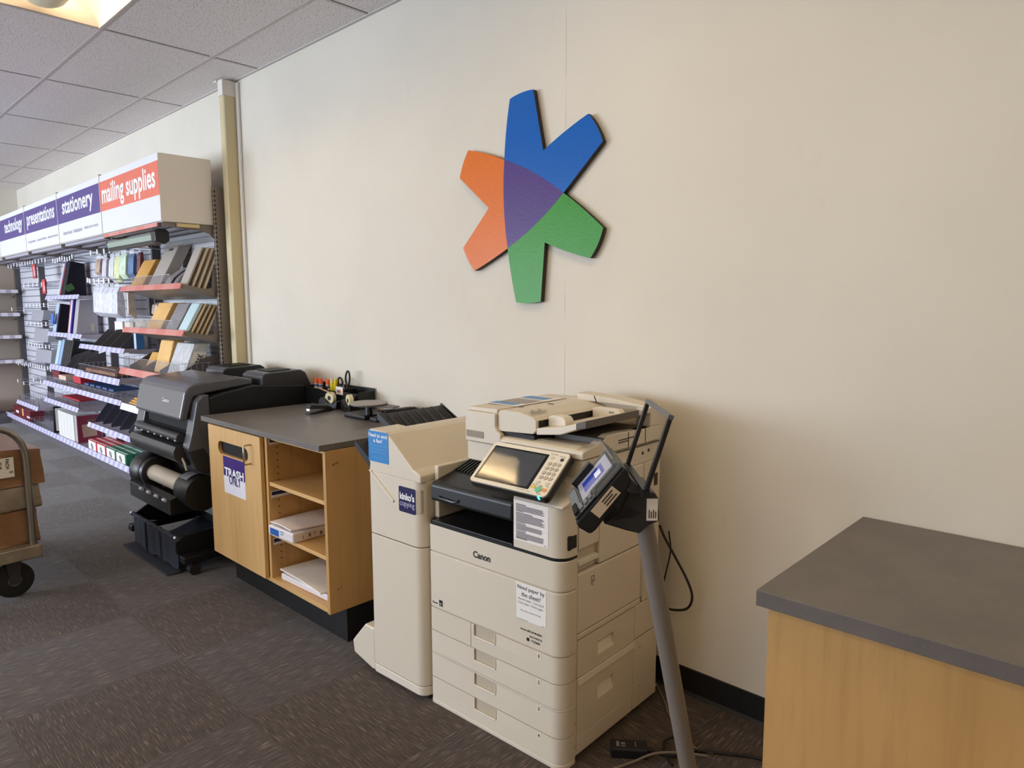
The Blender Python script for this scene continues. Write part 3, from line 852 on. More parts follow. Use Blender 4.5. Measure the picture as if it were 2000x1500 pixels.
# base deck goods, z 0.122
WBOX = mat('white carton', (228, 226, 222), 0.4)
o = xslab('framed_certificate', 'black framed white certificate standing at the foot of the shelving', 'picture frame', -8.68, -8.655, -0.34, -0.33, -0.155, 0.124, 0.41, 0.41, BLACK)
board(o, 'sheet', (-8.655, -0.318, 0.145), *SX, 0.145, 0.245, PAPER, 0.002)
letter(o, (-8.653, -0.318, 0.145), *SX, [(None, 0.03, 0.14 - 0.025 * q, 0.09, 0.004, 0) for q in range(3)], GREYINK, 'print')
for k in range(5):
    carton('white_album', 'white boxed album, %s from the framed certificate at the foot of the shelving' % ORD[k], 'album', -8.43 + 0.112 * k, -8.325 + 0.112 * k, -0.345, -0.12, 0.124, 0.4, WBOX, 'white albums at the foot of the shelving')
o = carton('maroon_album_box', 'grey album box with a maroon cover, right of the white albums', 'box', -7.865, -7.79, -0.34, -0.115, 0.124, 0.405, mat('grey album box', (180, 176, 176), 0.4), None)
board(o, 'cover', (-7.79, -0.335, 0.13), *SX, 0.215, 0.27, mat('maroon cover', (128, 40, 62), 0.35), 0.002)
board(o, 'cover_picture', (-7.788, -0.29, 0.18), (0, 1, 0.06), (0, -0.06, 1), 0.125, 0.13, mat('beige picture', (176, 150, 128), 0.5), 0.001)
board(o, 'cover_title', (-7.788, -0.25, 0.335), *SX, 0.08, 0.018, mat('olive title', (110, 96, 78), 0.5), 0.001)
for k in range(5):
    mb = MB().prism([(-0.36, 0.43), (-0.36, 0.45), (-0.2, 0.66), (-0.15, 0.66), (-0.15, 0.43)], 'yz', -7.1 + 0.22 * k, -7.095 + 0.22 * k)
    mb.build('bin_divider', mat('smoked acrylic', (70, 70, 80), 0.2), s24)
GRN = mat('green carton', (32, 120, 84), 0.45); REDC = mat('red pencil carton', (196, 42, 56), 0.45)
for c in range(4):
    for d in range(3):
        x = -7.42 + 0.265 * c
        cn = 'red' if c < 2 else 'green'
        lab = '%s and white fastener box, %s from the front, in the %s %s row' % (cn, ORD[d], ('left', 'right')[c % 2], cn)
        o = carton('fastener_box', lab, 'box', x, x + 0.25, -0.345 + 0.062 * d, -0.287 + 0.062 * d, 0.124, 0.222, REDC if c < 2 else GRN, 'fastener boxes on the base shelf')
        board(o, 'front_face', (x + 0.004, -0.345 + 0.062 * d, 0.127), *FX, 0.215, 0.088, PAPER, 0.001)
        if d == 0:
            board(o, 'picture', (x + 0.07, -0.346, 0.14), (1, 0, 0), (0, 0, 1), 0.08, 0.06, mat('pale grey picture', (196, 196, 200), 0.4), 0.001, 0.02)
            MB().tube([(x + 0.1, -0.3485, 0.19), (x + 0.14, -0.3485, 0.15)], 0.005, 6).build('pictured_clip', DARKBIN, o)
        board(o, 'top_band', (x + 0.002, -0.337 + 0.062 * d, 0.222), (1, 0, 0), (0, 1, 0), 0.246, 0.014, WBOX, 0.001)
fence(b1.children[0] if False else [c for c in b1.children if c.name.startswith('base')][0], -6.06, -5.7, -0.35, 0.122, 0.07, 0.03, -0.15)

# ---- bays 4 and 5: peg hooks, trays, maroon boxes
for z, x0, x1, n, s in ((1.945, -9.6, -8.62, 9, 1.0), (1.70, -9.6, -8.6, 6, 1.0), (1.475, -9.55, -8.62, 7, 1.0), (1.27, -9.6, -8.75, 6, 1.0), (1.03, -9.6, -8.72, 8, 1.0), (0.79, -9.6, -8.75, 9, 1.0), (0.62, -9.5, -8.9, 3, 1.0)):
    for k in range(n): hook(b4, x0 + (x1 - x0) * k / (n - 1) + 0.02 * math.sin(k * 7.3), z + 0.012 * math.sin(k * 3.1), s)
for z, n in ((1.945, 5), (1.43, 2), (0.78, 7), (0.55, 3)):
    for k in range(n): hook(b5, -10.3 + 0.6 * k / max(1, n - 1), z + 0.01 * math.sin(k * 4.1), 1.0)
for k in range(9): hook(b3, -8.4 + 0.085 * k, 1.93 + 0.01 * math.sin(k * 5), 0.9)
s41 = shelf(b4, BX[4], BX[3] - 0.25, -0.45, 0.40)
wire_tray(s41, BX[4] + 0.05, BX[3] - 0.28, -0.44, -0.15, 0.401, 0.075, 8, 0.04)
s42 = shelf(b4, BX[4], BX[3], -0.3, 0.63, SHELFW, None)
wire_tray(s42, BX[4] + 0.05, BX[3] - 0.02, -0.29, -0.14, 0.631, 0.04, 8, 0.05)
for nm, label, x, z in (('red_card', 'red hanging tag on the first hook row of the technology bay', -9.1, 1.86), ('red_card', 'red hanging tag below and right of the other red tag', -8.75, 1.69)):
    o = tag(MB().box(x, x + 0.14, -0.325, -0.315, z - 0.075, z + 0.075).build(nm, mat('red card', (206, 52, 62), 0.4), None), label, 'tag', 'red tags on the technology bay')
    board(o, 'black_edge', (x + 0.14, -0.326, z - 0.075), *FX, 0.02, 0.15, BLACK, 0.002)
    letter(o, (x, -0.325, z), (0, 0, 1), (-1, 0, 0), [(None, -0.055, -0.065, 0.11, 0.012, 0), (None, -0.045, -0.09, 0.09, 0.01, 0), (None, -0.055, -0.112, 0.06, 0.01, 0)], WHITE)
for k, (x0, x1, z0, z1, cn) in enumerate(((-9.55, -9.05, 1.33, 1.44, 'upper'), (-9.5, -8.9, 1.09, 1.235, 'middle'), (-9.5, -8.85, 0.86, 1.0, 'lower'))):
    tag(MB().prism([(-0.28, z0), (-0.26, z1), (-0.2, z1), (-0.2, z0)], 'yz', x0, x1).build('grey_pad', mat('blue grey pad', (158, 158, 166), 0.5), None, bevel=0.003), '%s grey pad hanging under the hooks of the technology bay' % cn, 'pad', 'grey pads on the technology bay')
o = carton('maroon_printer_box', 'long maroon box standing on the base shelf in the far corner', 'box', -10.5, -9.67, -0.34, -0.2, 0.124, 0.25, MAR)
letter(o, (-10.5, -0.34, 0.124), *FX, [(None, 0.12, 0.05, 0.14, 0.03, 0), (None, 0.66, 0.03, 0.14, 0.03, 0)], WHITE, 'print')
board(o, 'yellow_tab', (-10.06, -0.34, 0.16), *FX, 0.06, 0.09, mat('yellow tab', (226, 200, 120), 0.5))
carton('low_maroon_box', 'low maroon box in front of the long maroon box', 'box', -10.35, -9.67, -0.36 + 0.01, -0.342, 0.124, 0.165, MAR)
wire_tray([c for c in b4.children if c.name.startswith('base')][0], BX[4] + 0.02, BX[3] - 0.45, -0.35, -0.12, 0.124, 0.06, 6, 0.04)

# ---- shelving along the end wall
t = thing('end_wall_shelving', 'shelving along the end wall, empty shelves seen end on', 'shelving', (0, 0, 0))
TANP = mat('tan shelf back', (186, 170, 156), 0.6)
MB().box(-11.09, -11.06, -1.55, -0.12, 0.02, 2.0).build('back_panel', TANP, t)
MB().box(-11.06, -10.7, -1.55, -0.15, 0.0, 0.12).build('base', mat('grey base kick', (96, 92, 98), 0.5), t)
for z in (1.68, 1.39, 1.11, 0.80):
    s = MB().box(-11.06, -10.62, -1.55, -0.17, z - 0.02, z).build('shelf', SHELFW, t)
    MB().prism([(-10.62, z - 0.03), (-10.605, z - 0.03), (-10.618, z + 0.012), (-10.622, z + 0.012)], 'xz', -1.55, -0.17).build('price_strip', STRIPY, s)
    for y in (-0.175, -0.86):
        MB().prism([(-10.64, z - 0.02), (-11.05, z - 0.09), (-11.05, z - 0.02)], 'xz', y, y + 0.004).build('bracket', TAUPE, s)
carton('red_toner_box', 'red box low on the end wall shelving behind the cart', 'box', -10.98, -10.75, -0.75, -0.5, 0.122, 0.3, RED)
# ------------------------------------------------------------------ maple cabinet with trash door
t = thing('trash_cabinet', 'maple cabinet with a TRASH ONLY door and open paper shelves', 'cabinet', (0, 0, 0))
cx0, cx1, cyf, cyb = -3.655, -2.525, -0.757, -0.03
m = MB()
m.box(cx0, cx0 + 0.019, cyf, cyb, 0.165, 0.874)
m.box(cx0 + 0.019, cx1 - 0.021, cyb - 0.012, cyb, 0.165, 0.874)
m.box(cx0 + 0.019, cx1 - 0.021, cyf, cyb - 0.012, 0.165, 0.186)
m.box(cx0 + 0.019, cx1 - 0.021, cyf + 0.02, cyf + 0.08, 0.855, 0.874)
m.build('carcass', MAPLEX, t)
e = MB().box(cx1 - 0.021, cx1, cyf, cyb, 0.16, 0.874).build('end_panel', MAPLED, t, bevel=0.0015)
sc = MB()
for k, (y, z) in enumerate(((-0.718, 0.812), (-0.706, 0.815), (-0.698, 0.819), (-0.713, 0.262), (-0.70, 0.266))):
    sc.cyl((cx1, y, z), (cx1 + 0.0006, y, z), 0.004 - 0.0004 * k, n=8)
sc.build('scuff', mat('dark scuff', (70, 46, 26), 0.7), e)
MB().box(-3.055, -3.033, cyf, cyb - 0.012, 0.186, 0.874).build('divider_panel', DRILLED, t, bevel=0.001)
for z, zz in ((0.655, 'upper'), (0.412, 'lower')):
    MB().box(-3.031, cx1 - 0.022, cyf + 0.006, cyb - 0.012, z - 0.018, z).build('shelf', MAPLEX, t, bevel=0.001)
for z in (0.83, 0.575, 0.345):
    tg_ = board(t, 'shelf_label', (-3.0328, -0.745, z), (0, 1, 0), (0, 0, 1), 0.10, 0.034, PAPER, 0.001)
    board(t, 'label_band', (-3.0318, -0.742, z + 0.012), (0, 1, 0), (0, 0, 1), 0.092, 0.017, mat('navy label', (40, 42, 84), 0.4), 0.0006)
# the door with its letterbox cut-out
dx0, dx1, dz0, dz1 = -3.628, -3.06, 0.18, 0.868
sx0, sx1, sz0, sz1 = -3.518, -3.185, 0.728, 0.795
m = MB()
rr = 0.033
def slot_pts(n=8):
    c = (sz0 + sz1) / 2
    L = [(sx0 + rr + rr * math.cos(R(90 + 180 * k / n)), c + rr * math.sin(R(90 + 180 * k / n))) for k in range(n + 1)]
    Rr = [(sx1 - rr + rr * math.cos(R(-90 + 180 * k / n)), c + rr * math.sin(R(-90 + 180 * k / n))) for k in range(n + 1)]
    return L, Rr
Lp, Rp = slot_pts()
m.prism([(dx0, dz0), (dx0, dz1), (Lp[0][0], dz1)] + Lp + [(Lp[-1][0], dz0)], 'xz', -0.777, -0.758)
m.prism([(dx1, dz1), (dx1, dz0), (Rp[0][0], dz0)] + Rp + [(Rp[-1][0], dz1)], 'xz', -0.777, -0.758)
m.box(Lp[0][0], Rp[-1][0], -0.777, -0.758, sz1 - 0.0005, dz1)
m.box(Lp[0][0], Rp[-1][0], -0.777, -0.758, dz0, sz0 + 0.0005)
d = m.build('door', MAPLE, t)
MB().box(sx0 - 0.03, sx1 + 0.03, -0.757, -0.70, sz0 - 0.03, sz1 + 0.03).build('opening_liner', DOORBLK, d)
MB().tube([(-3.155, -0.777, 0.82), (-3.155, -0.808, 0.82), (-3.155, -0.812, 0.812), (-3.155, -0.812, 0.735), (-3.155, -0.808, 0.727), (-3.155, -0.777, 0.727)], 0.0042, 10).build('handle', NICKEL, d, smooth=True)
s = board(d, 'trash_sign', (-3.462, -0.777, 0.533), *FX, 0.236, 0.19, mat('sign paper', (232, 230, 238), 0.25), 0.001)
board(d, 'sign_purple_half', (-3.462, -0.778, 0.622), *FX, 0.236, 0.101, mat('sign purple', (62, 40, 118), 0.25), 0.0005)
letter(d, (-3.462, -0.7786, 0.533), *FX, [('TRASH', 0.012, 0.0905, 0.212, 0.044, 0.035)], WHITE, 'sign_lettering')
letter(d, (-3.462, -0.7788, 0.533), *FX, [('ONLY', 0.062, 0.052, 0.125, 0.052, 0.004), (None, 0.012, 0.0905, 0.212, 0.0006, 0)], mat('purple ink', (58, 42, 110), 0.4), 'sign_lettering')
MB().box(cx0 + 0.03, cx1 - 0.015, -0.666, -0.04, 0.0, 0.163).build('toe_kick', COVE, t)
MB().box(-3.70, -2.528, -0.783, -0.005, 0.876, 0.902).build('countertop', LAM, t, bevel=0.0015)

# paper on the shelves
def ream(name, label, x0, x1, y0, y1, z, h, rot, m, lab=False, print_side=True):
    o = thing(name, label, 'paper', ((x0 + x1) / 2, (y0 + y1) / 2, z), rot)
    w, dd = (x1 - x0) / 2, (y1 - y0) / 2
    MB().box(-w, w, -dd, dd, 0, h).build('wrapper', m, o, bevel=0.008, seg=3)
    if lab:
        board(o, 'blue_label', (-w + 0.02, -dd - 0.0003, 0.008), *FX, 0.075, h - 0.018, mat('ream blue', (44, 96, 168), 0.35), 0.001)
        letter(o, (-w + 0.11, -dd - 0.0003, 0.014), *FX, [(None, 0, 0.02, 0.03, 0.006, 0), (None, 0, 0.008, 0.022, 0.006, 0)], mat('ream light ink', (120, 150, 196), 0.5), 'print')
    if print_side:
        letter(o, (w + 0.0003, -dd + 0.03, 0.012), *SX, [(None, 0.02 + 0.03 * k, 0.004 * (k % 3), 0.004 + 0.008 * (k % 2), 0.016, 0.0) for k in range(8)], GREYINK, 'print')
    return o
ream('paper_ream', 'wrapped paper ream with a blue label, jutting from the middle shelf', -3.015, -2.8, -0.775, -0.495, 0.4125, 0.048, R(2), mat('ream wrapper', (226, 220, 222), 0.3), True)
for k in range(4):
    pass
o = MB()
o.grid(lambda u, v: (-3.012 + 0.21 * u, -0.768 + 0.27 * v, 0.466 + 0.006 * math.sin(3 * u + 2 * v) + 0.006 * u), 8, 8)
M_ = Matrix.Translation((-2.9, -0.635, 0)) @ Matrix.Rotation(R(-3), 4, 'Z') @ Matrix.Translation((2.9, 0.635, 0))
o = o.build('paper_stack', PAPERP, None, solid=0.006, M=M_)
tag(o, 'loose white sheets lying on the wrapped paper ream', 'paper')
o = MB(); o.box(-0.205, 0.215, -0.14, 0.14, 0, 0.03, Matrix.Translation((-2.785, -0.59, 0.187)) @ Matrix.Rotation(R(2), 4, 'Z'))
tag(o.build('paper_ream', mat('ream wrapper', (226, 220, 222), 0.3), None, bevel=0.006), 'opened paper ream on the bottom of the maple cabinet', 'paper')
o = MB(); o.grid(lambda u, v: (-0.21 + 0.41 * u, -0.14 + 0.28 * v, 0.024 + 0.008 * math.sin(2.5 * u) * (1 - v)), 8, 8)
tag(o.build('paper_stack', PAPER, None, solid=0.006, M=Matrix.Translation((-2.795, -0.60, 0.201)) @ Matrix.Rotation(R(-4), 4, 'Z')), 'white sheets lying over the opened ream at the bottom', 'paper')

# ------------------------------------------------------------------ things on the maple cabinet's counter
CT = 0.9025
t = thing('desk_organizer', 'long black desk organizer against the wall on the grey counter', 'organizer', (-3.5, -0.07, CT))
m = MB()
m.box(-0.272, 0.28, -0.045, 0.055, 0, 0.006)
m.box(-0.272, 0.28, -0.05, -0.045, 0, 0.09); m.box(-0.272, 0.28, 0.055, 0.06, 0, 0.115)
for x in (-0.272, -0.1, 0.09, 0.276): m.box(x, x + 0.004, -0.045, 0.055, 0.006, 0.1)
m.build('tray', BLACK, t, bevel=0.001)
for k, (x, y) in enumerate(((-0.235, 0.0), (-0.185, 0.0), (-0.105, 0.0))):
    nm = ('left', 'middle', 'right')[k]
    g = thing('glue_stick', '%s glue stick with an orange cap in the black organizer' % nm.replace('left', 'leftmost').replace('right', 'rightmost'), 'glue stick', (-3.5 + x, -0.07 + y, CT + 0.007), 0, 'glue sticks in the organizer')
    MB().cyl((0, 0, 0), (0, 0, 0.105), 0.0125, n=16).build('barrel', mat('white glue barrel', (228, 226, 224), 0.4), g, smooth=True)
    MB().rings([((0, 0, 0.105), 0.0135), ((0, 0, 0.133), 0.0135), ((0, 0, 0.137), 0.011)], 16).build('cap', mat('orange cap', (232, 96, 44), 0.4), g, smooth=True)
    MB().cyl((0, 0, 0.085), (0, 0, 0.1), 0.0127, n=16).build('band', mat('blue grey band', (96, 96, 130), 0.5), g)
for k, (x, c, lab) in enumerate(((-0.06, (228, 214, 170), 'yellow highlighter with a pale cap in the black organizer'), (-0.025, (232, 208, 40), 'yellow highlighter leaning beside the scissors in the organizer'))):
    g = thing('highlighter', lab, 'highlighter', (-3.5 + x, -0.07, CT + 0.007), 0)
    MB().rings([((0, 0, 0), 0.009), ((0, 0, 0.1), 0.0115), ((0.006 * k, 0, 0.12), 0.0115)], 12).build('barrel', mat('yellow barrel', (234, 216, 40), 0.35), g, smooth=True)
    MB().rings([((0.006 * k, 0, 0.12), 0.0125), ((0.012 * k, 0, 0.145), 0.011)], 12).build('cap', mat('cap %d' % k, c, 0.35), g, smooth=True)
g = thing('scissors', 'black handled scissors standing in the black organizer', 'scissors', (-3.5 + 0.06, -0.06, CT + 0.007))
def ring_pts(cx, cz, a, b, tilt, n=20):
    return [(cx + a * math.cos(2 * PI * k / n) * math.cos(tilt) - b * math.sin(2 * PI * k / n) * math.sin(tilt), 0, cz + a * math.cos(2 * PI * k / n) * math.sin(tilt) + b * math.sin(2 * PI * k / n) * math.cos(tilt)) for k in range(n)]
MB().tube(ring_pts(-0.048, 0.128, 0.022, 0.026, 0.5), 0.0055, 8, True).build('handle', BLACKM, g, smooth=True)
MB().tube(ring_pts(0.03, 0.155, 0.02, 0.042, -0.12), 0.0055, 8, True).build('handle', BLACKM, g, smooth=True)
MB().prism([(-0.026, 0.108), (-0.014, 0.115), (0.012, 0.01), (0.004, 0.004)], 'xz', -0.002, 0.0).build('blade', CHROME, g)
MB().prism([(0.012, 0.11), (0.024, 0.115), (0.004, 0.004), (-0.004, 0.01)], 'xz', 0.0, 0.002).build('blade', CHROME, g)
g = tag(MB().box(-3.435, -3.365, -0.1245, -0.1225, CT + 0.075, CT + 0.12).build('card', mat('white card', (232, 224, 214), 0.5), None), 'small white card with a logo standing at the front of the organizer', 'card')
letter(g, (-3.435, -0.1245, CT + 0.075), *FX, [('Fed', 0.012, 0.012, 0.026, 0.018, 0.03)], mat('logo purple', (62, 40, 110), 0.5), 'logo_lettering')
letter(g, (-3.435, -0.1245, CT + 0.075), *FX, [('Ex', 0.0385, 0.012, 0.018, 0.018, 0.03)], mat('logo orange', (232, 100, 30), 0.5), 'logo_lettering')
g.location = (0, 0, 0)
def tape(label, x, y, rz):
    g = thing('tape_dispenser', label, 'tape dispenser', (x, y, CT), rz, 'tape dispensers on the counter')
    prof = [(-0.075, 0), (-0.075, 0.045), (-0.055, 0.062), (-0.03, 0.05), (0.0, 0.03), (0.04, 0.03), (0.07, 0.05), (0.078, 0.045), (0.07, 0.0)]
    MB().prism(prof, 'xz', -0.03, 0.03).build('body', BLACK, g, bevel=0.004)
    MB().cyl((-0.005, -0.011, 0.058), (-0.005, 0.011, 0.058), 0.034, n=28).build('tape_roll', mat('cream tape roll', (224, 214, 172), 0.35), g, smooth=True)
    MB().cyl((-0.005, -0.0115, 0.058), (-0.005, 0.0115, 0.058), 0.013, n=16).build('core', BLACKM, g)
tape('black tape dispenser nearer the organizer card, its roll half hidden', -3.42, -0.165, R(10))
tape('black tape dispenser with a cream roll beside the letter scale', -3.24, -0.16, R(-14))
g = thing('stapler', 'black desk stapler lying on the grey counter', 'stapler', (-3.335, -0.29, CT), R(105))
MB().prism([(-0.09, 0), (-0.09, 0.008), (0.07, 0.012), (0.09, 0.012), (0.09, 0)], 'xz', -0.019, 0.019).build('base', BLACK, g, bevel=0.003)
MB().prism([(-0.085, 0.04), (-0.075, 0.054), (0.05, 0.034), (0.09, 0.012), (0.07, 0.012), (-0.08, 0.028)], 'xz', -0.016, 0.016).build('arm', GREYD, g, bevel=0.005)
MB().box(-0.088, -0.06, -0.012, 0.012, 0.018, 0.03).build('staple_guide', ALU, g)
tag(MB().cyl((-3.6, -0.135, CT + 0.098), (-3.31, -0.208, CT + 0.09), 0.004, n=8).build('pencil', mat('tan pencil', (190, 140, 104), 0.5), None), 'long tan pencil lying across the stapler and tape dispenser', 'pencil')
g = thing('letter_scale', 'letter scale with a round grey plate on a black base', 'scale', (-2.955, -0.235, CT), R(0))
MB().box(-0.16, 0.03, -0.05, 0.09, 0, 0.022).build('base', BLACK, g, bevel=0.008)
MB().cyl((0.0, 0, 0.022), (0, 0, 0.075), 0.02, n=16).build('post', GREYD, g)
MB().rings([((0, 0, 0.072), 0.09), ((0, 0, 0.08), 0.098), ((0, 0, 0.084), 0.096)], 40).build('plate', mat('grey scale plate', (148, 142, 138), 0.45), g, smooth=True)
MB().prism([(-0.02, 0.085), (0.16, 0.075), (0.17, 0.03), (0.02, -0.04)], 'xy', 0.066, 0.073).build('plate_arm', mat('dull grey plastic', (104, 98, 94), 0.5), g, bevel=0.002)
g = thing('hole_punch', 'black three hole punch with an arched lever behind the copier tray', 'hole punch', (-2.86, -0.14, CT), R(90))
MB().box(-0.14, 0.13, -0.03, 0.03, 0, 0.022).build('base', BLACK, g, bevel=0.006)
MB().tube([(-0.145, -0.05, 0.012), (-0.12, -0.045, 0.036), (-0.09, -0.04, 0.048), (0.09, -0.04, 0.048), (0.12, -0.04, 0.036)], 0.008, 8).build('lever', BLACK, g, smooth=True)
MB().box(-0.1, 0.11, -0.02, 0.02, 0.022, 0.05).build('punch_head', BLACK, g, bevel=0.004)
MB().box(0.03, 0.09, -0.0215, -0.02, 0.027, 0.05).build('cream_label', mat('cream label', (206, 196, 176), 0.5), g)

# ------------------------------------------------------------------ large format printer
t = thing('large_format_printer', 'large black roll printer on its own stand between shelving and cabinet', 'printer', (0, 0, 0))
px0, px1 = -4.62, -3.78
m = MB()
m.prism([(-0.70, 0.98), (-0.62, 1.0), (-0.45, 1.028), (-0.06, 1.0), (-0.05, 0.98), (-0.05, 0.64), (-0.68, 0.57), (-0.72, 0.60)], 'yz', px0 + 0.003, px1)
m.build('body', BLACK, t, bevel=0.006)
# front: two grey end columns, a folding hood, slot, roller and rounded belly
col_prof = [(-0.735, 0.62), (-0.79, 0.66), (-0.825, 0.715), (-0.80, 0.80), (-0.765, 0.965), (-0.735, 0.995), (-0.70, 1.0), (-0.70, 0.62)]
for a, b in ((px0, px0 + 0.12), (px1 - 0.085, px1 - 0.001)):
    c = MB().prism(col_prof, 'yz', a, b).build('end_column', GREYP, t, bevel=0.006)
hood = [(-0.835, 0.862), (-0.838, 0.88), (-0.805, 1.015), (-0.785, 1.045), (-0.755, 1.058), (-0.5, 1.078), (-0.42, 1.06), (-0.42, 1.03), (-0.70, 1.0), (-0.76, 0.985), (-0.80, 0.865)]
h = MB().prism(hood, 'yz', px0 + 0.1, px1 - 0.055).build('hood', mat('satin graphite hood', (92, 92, 98), 0.26, coat=0.2), t, bevel=0.012, seg=3)
letter(h, (-4.12, -0.8215, 0.945), (1, 0, 0), (0, 0.033, 0.135), [('Canon', 0, 0, 0.1, 0.022, 0.02)], mat('pale ink', (214, 214, 218), 0.4), 'logo_lettering', 0.003)
MB().box(px0 + 0.11, px1 - 0.086, -0.775, -0.70, 0.745, 0.868).build('output_slot', DOORBLK, t)
MB().box(px0 + 0.03, px0 + 0.06, -0.792, -0.785, 0.915, 0.93).build('label', PAPER, t)
rl = MB().rings([((px0 + 0.105, -0.825, 0.765), 0.026), ((px1 - 0.09, -0.825, 0.765), 0.026)], 20).build('output_roller', GREYD, t, smooth=True)
for k in range(7):
    x = px0 + 0.12 + 0.1 * k
    MB().prism([(-0.80, 0.77), (-0.852, 0.755), (-0.852, 0.748), (-0.80, 0.75)], 'yz', x, x + 0.018).build('guide_rib', mat('pale guide rib', (196, 200, 214), 0.3), rl)
sl_ = MB().grid(lambda u, v: (px0 + 0.115 + (px1 - px0 - 0.205) * u, -0.805 + 0.1 * v, 0.788 + 0.03 * v), 24, 2)
sl_.build('output_platen', mat('ribbed black platen', (34, 34, 38), 0.35), t)
bel = []
for k in range(9):
    a = R(150 + 150 * k / 8)
    bel.append((-0.775 + 0.1 * math.cos(a), 0.685 + 0.075 * math.sin(a)))
MB().prism(bel + [(-0.68, 0.60), (-0.68, 0.74)], 'yz', px0 + 0.08, px1 - 0.075).build('belly_cover', GREYD, t, smooth=True)
MB().prism([(-0.735, 0.56), (-0.79, 0.6), (-0.825, 0.705), (-0.74, 0.715), (-0.68, 0.6)], 'yz', px1 - 0.075, px1 - 0.0005).build('lower_cheek', GREYD, t, bevel=0.006)
MB().tube([(-3.875, -0.83, 0.685), (-3.865, -0.83, 0.66), (-3.84, -0.825, 0.63), (-3.83, -0.82, 0.59)], 0.008, 8).build('lever', ALU, t, smooth=True)
# two vented roll covers on top at the back
def roll_cover(x0, x1):
    o = MB().prism([(-0.385, 1.02), (-0.385, 1.075), (-0.36, 1.09), (-0.14, 1.098), (-0.11, 1.08), (-0.075, 1.0), (-0.36, 1.0)], 'yz', x0, x1).build('roll_cover', GREYD, t, bevel=0.006)
    f = MB().prism([(-0.388, 1.02), (-0.388, 1.072), (-0.362, 1.091), (-0.33, 1.093), (-0.33, 1.02)], 'yz', x0 + 0.006, x1 - 0.006)
    f.build('front_edge', GREYP, o, bevel=0.004)
    MB().box(x0 + 0.03, x1 - 0.03, -0.3895, -0.386, 1.025, 1.055).build('hand_grip', DOORBLK, o)
    sl2 = MB()
    for k in range(7):
        x = x0 + 0.04 + 0.025 * k
        sl2.prism([(-0.32, 1.094), (-0.32, 1.099), (-0.18, 1.102), (-0.18, 1.097)], 'yz', x, x + 0.012)
    sl2.build('vent_rib', BLACK, o)
roll_cover(-4.56, -4.3); roll_cover(-4.04, -3.785)
# roll holder under the belly
HZ, HY = 0.465, -0.755
MB().rings([((-4.63, HY, HZ), 0.09), ((-4.615, HY, HZ), 0.112), ((-4.53, HY, HZ), 0.112), ((-4.50, HY, HZ), 0.098)], 36).build('roll_flange', BLACK, t, smooth=True)
MB().rings([((-4.502, HY, HZ), 0.096), ((-4.47, HY, HZ), 0.088)], 36).build('roll_stop', GREYD, t, smooth=True)
MB().rings([((-3.99, HY, HZ - 0.005), 0.075), ((-3.975, HY, HZ - 0.005), 0.09), ((-3.80, HY, HZ - 0.01), 0.1), ((-3.79, HY, HZ - 0.01), 0.096)], 36).build('roll_drive', BLACK, t, smooth=True)
def drum_band(u, v):
    a = R(60 + 70 * v)
    return (-3.965 + 0.12 * u, HY + math.cos(a) * (0.0925 + 0.0068 * u), HZ - 0.006 + math.sin(a) * (0.0925 + 0.0068 * u))
MB().grid(lambda u, v: drum_band(u, v), 4, 10).build('drive_dial', mat('silver dial', (176, 182, 196), 0.3, 0.5), t, smooth=True)
MB().prism([(-0.83, 0.36), (-0.86, 0.40), (-0.72, 0.58), (-0.66, 0.58), (-0.66, 0.36), (-0.75, 0.33)], 'yz', -4.65, -4.632).build('holder_cheek', BLACK, t, bevel=0.004)
MB().prism([(-0.66, 0.31), (-0.86, 0.31), (-0.86, 0.40), (-0.82, 0.41), (-0.70, 0.36), (-0.66, 0.36)], 'yz', -4.64, -3.99).build('holder_tray', BLACK, t, bevel=0.004)
MB().box(-4.6, -3.8, -0.66, -0.61, 0.36, 0.62).build('holder_back', BLACKM, t)
for k in range(4):
    MB().rings([((-4.42 + 0.12 * k, -0.872, 0.395 - 0.0 * k), 0.009), ((-4.385 + 0.12 * k, -0.872, 0.395), 0.009)], 10).build('tray_roller', mat('pale guide rib', (196, 200, 214), 0.3), t, smooth=True)
# stand
for x in (-4.66, -3.84):
    MB().box(x - 0.03, x + 0.03, -0.52, -0.42, 0.1, 0.6).build('stand_column', BLACKM, t, bevel=0.004)
    f = MB().box(x - 0.035, x + 0.035, -0.87, -0.16, 0.075, 0.115).build('stand_foot', BLACK, t, bevel=0.006)
    for y in (-0.81, -0.22):
        w = MB().cyl((x - 0.024, y, 0.031), (x + 0.024, y, 0.031), 0.03, n=20).build('caster', RUBBER, f, smooth=True)
        MB().box(x - 0.012, x + 0.012, y - 0.012, y + 0.012, 0.045, 0.076).build('caster_fork', BLACK, f)
MB().box(-4.63, -3.87, -0.50, -0.44, 0.12, 0.17).build('stand_beam', BLACK, t)
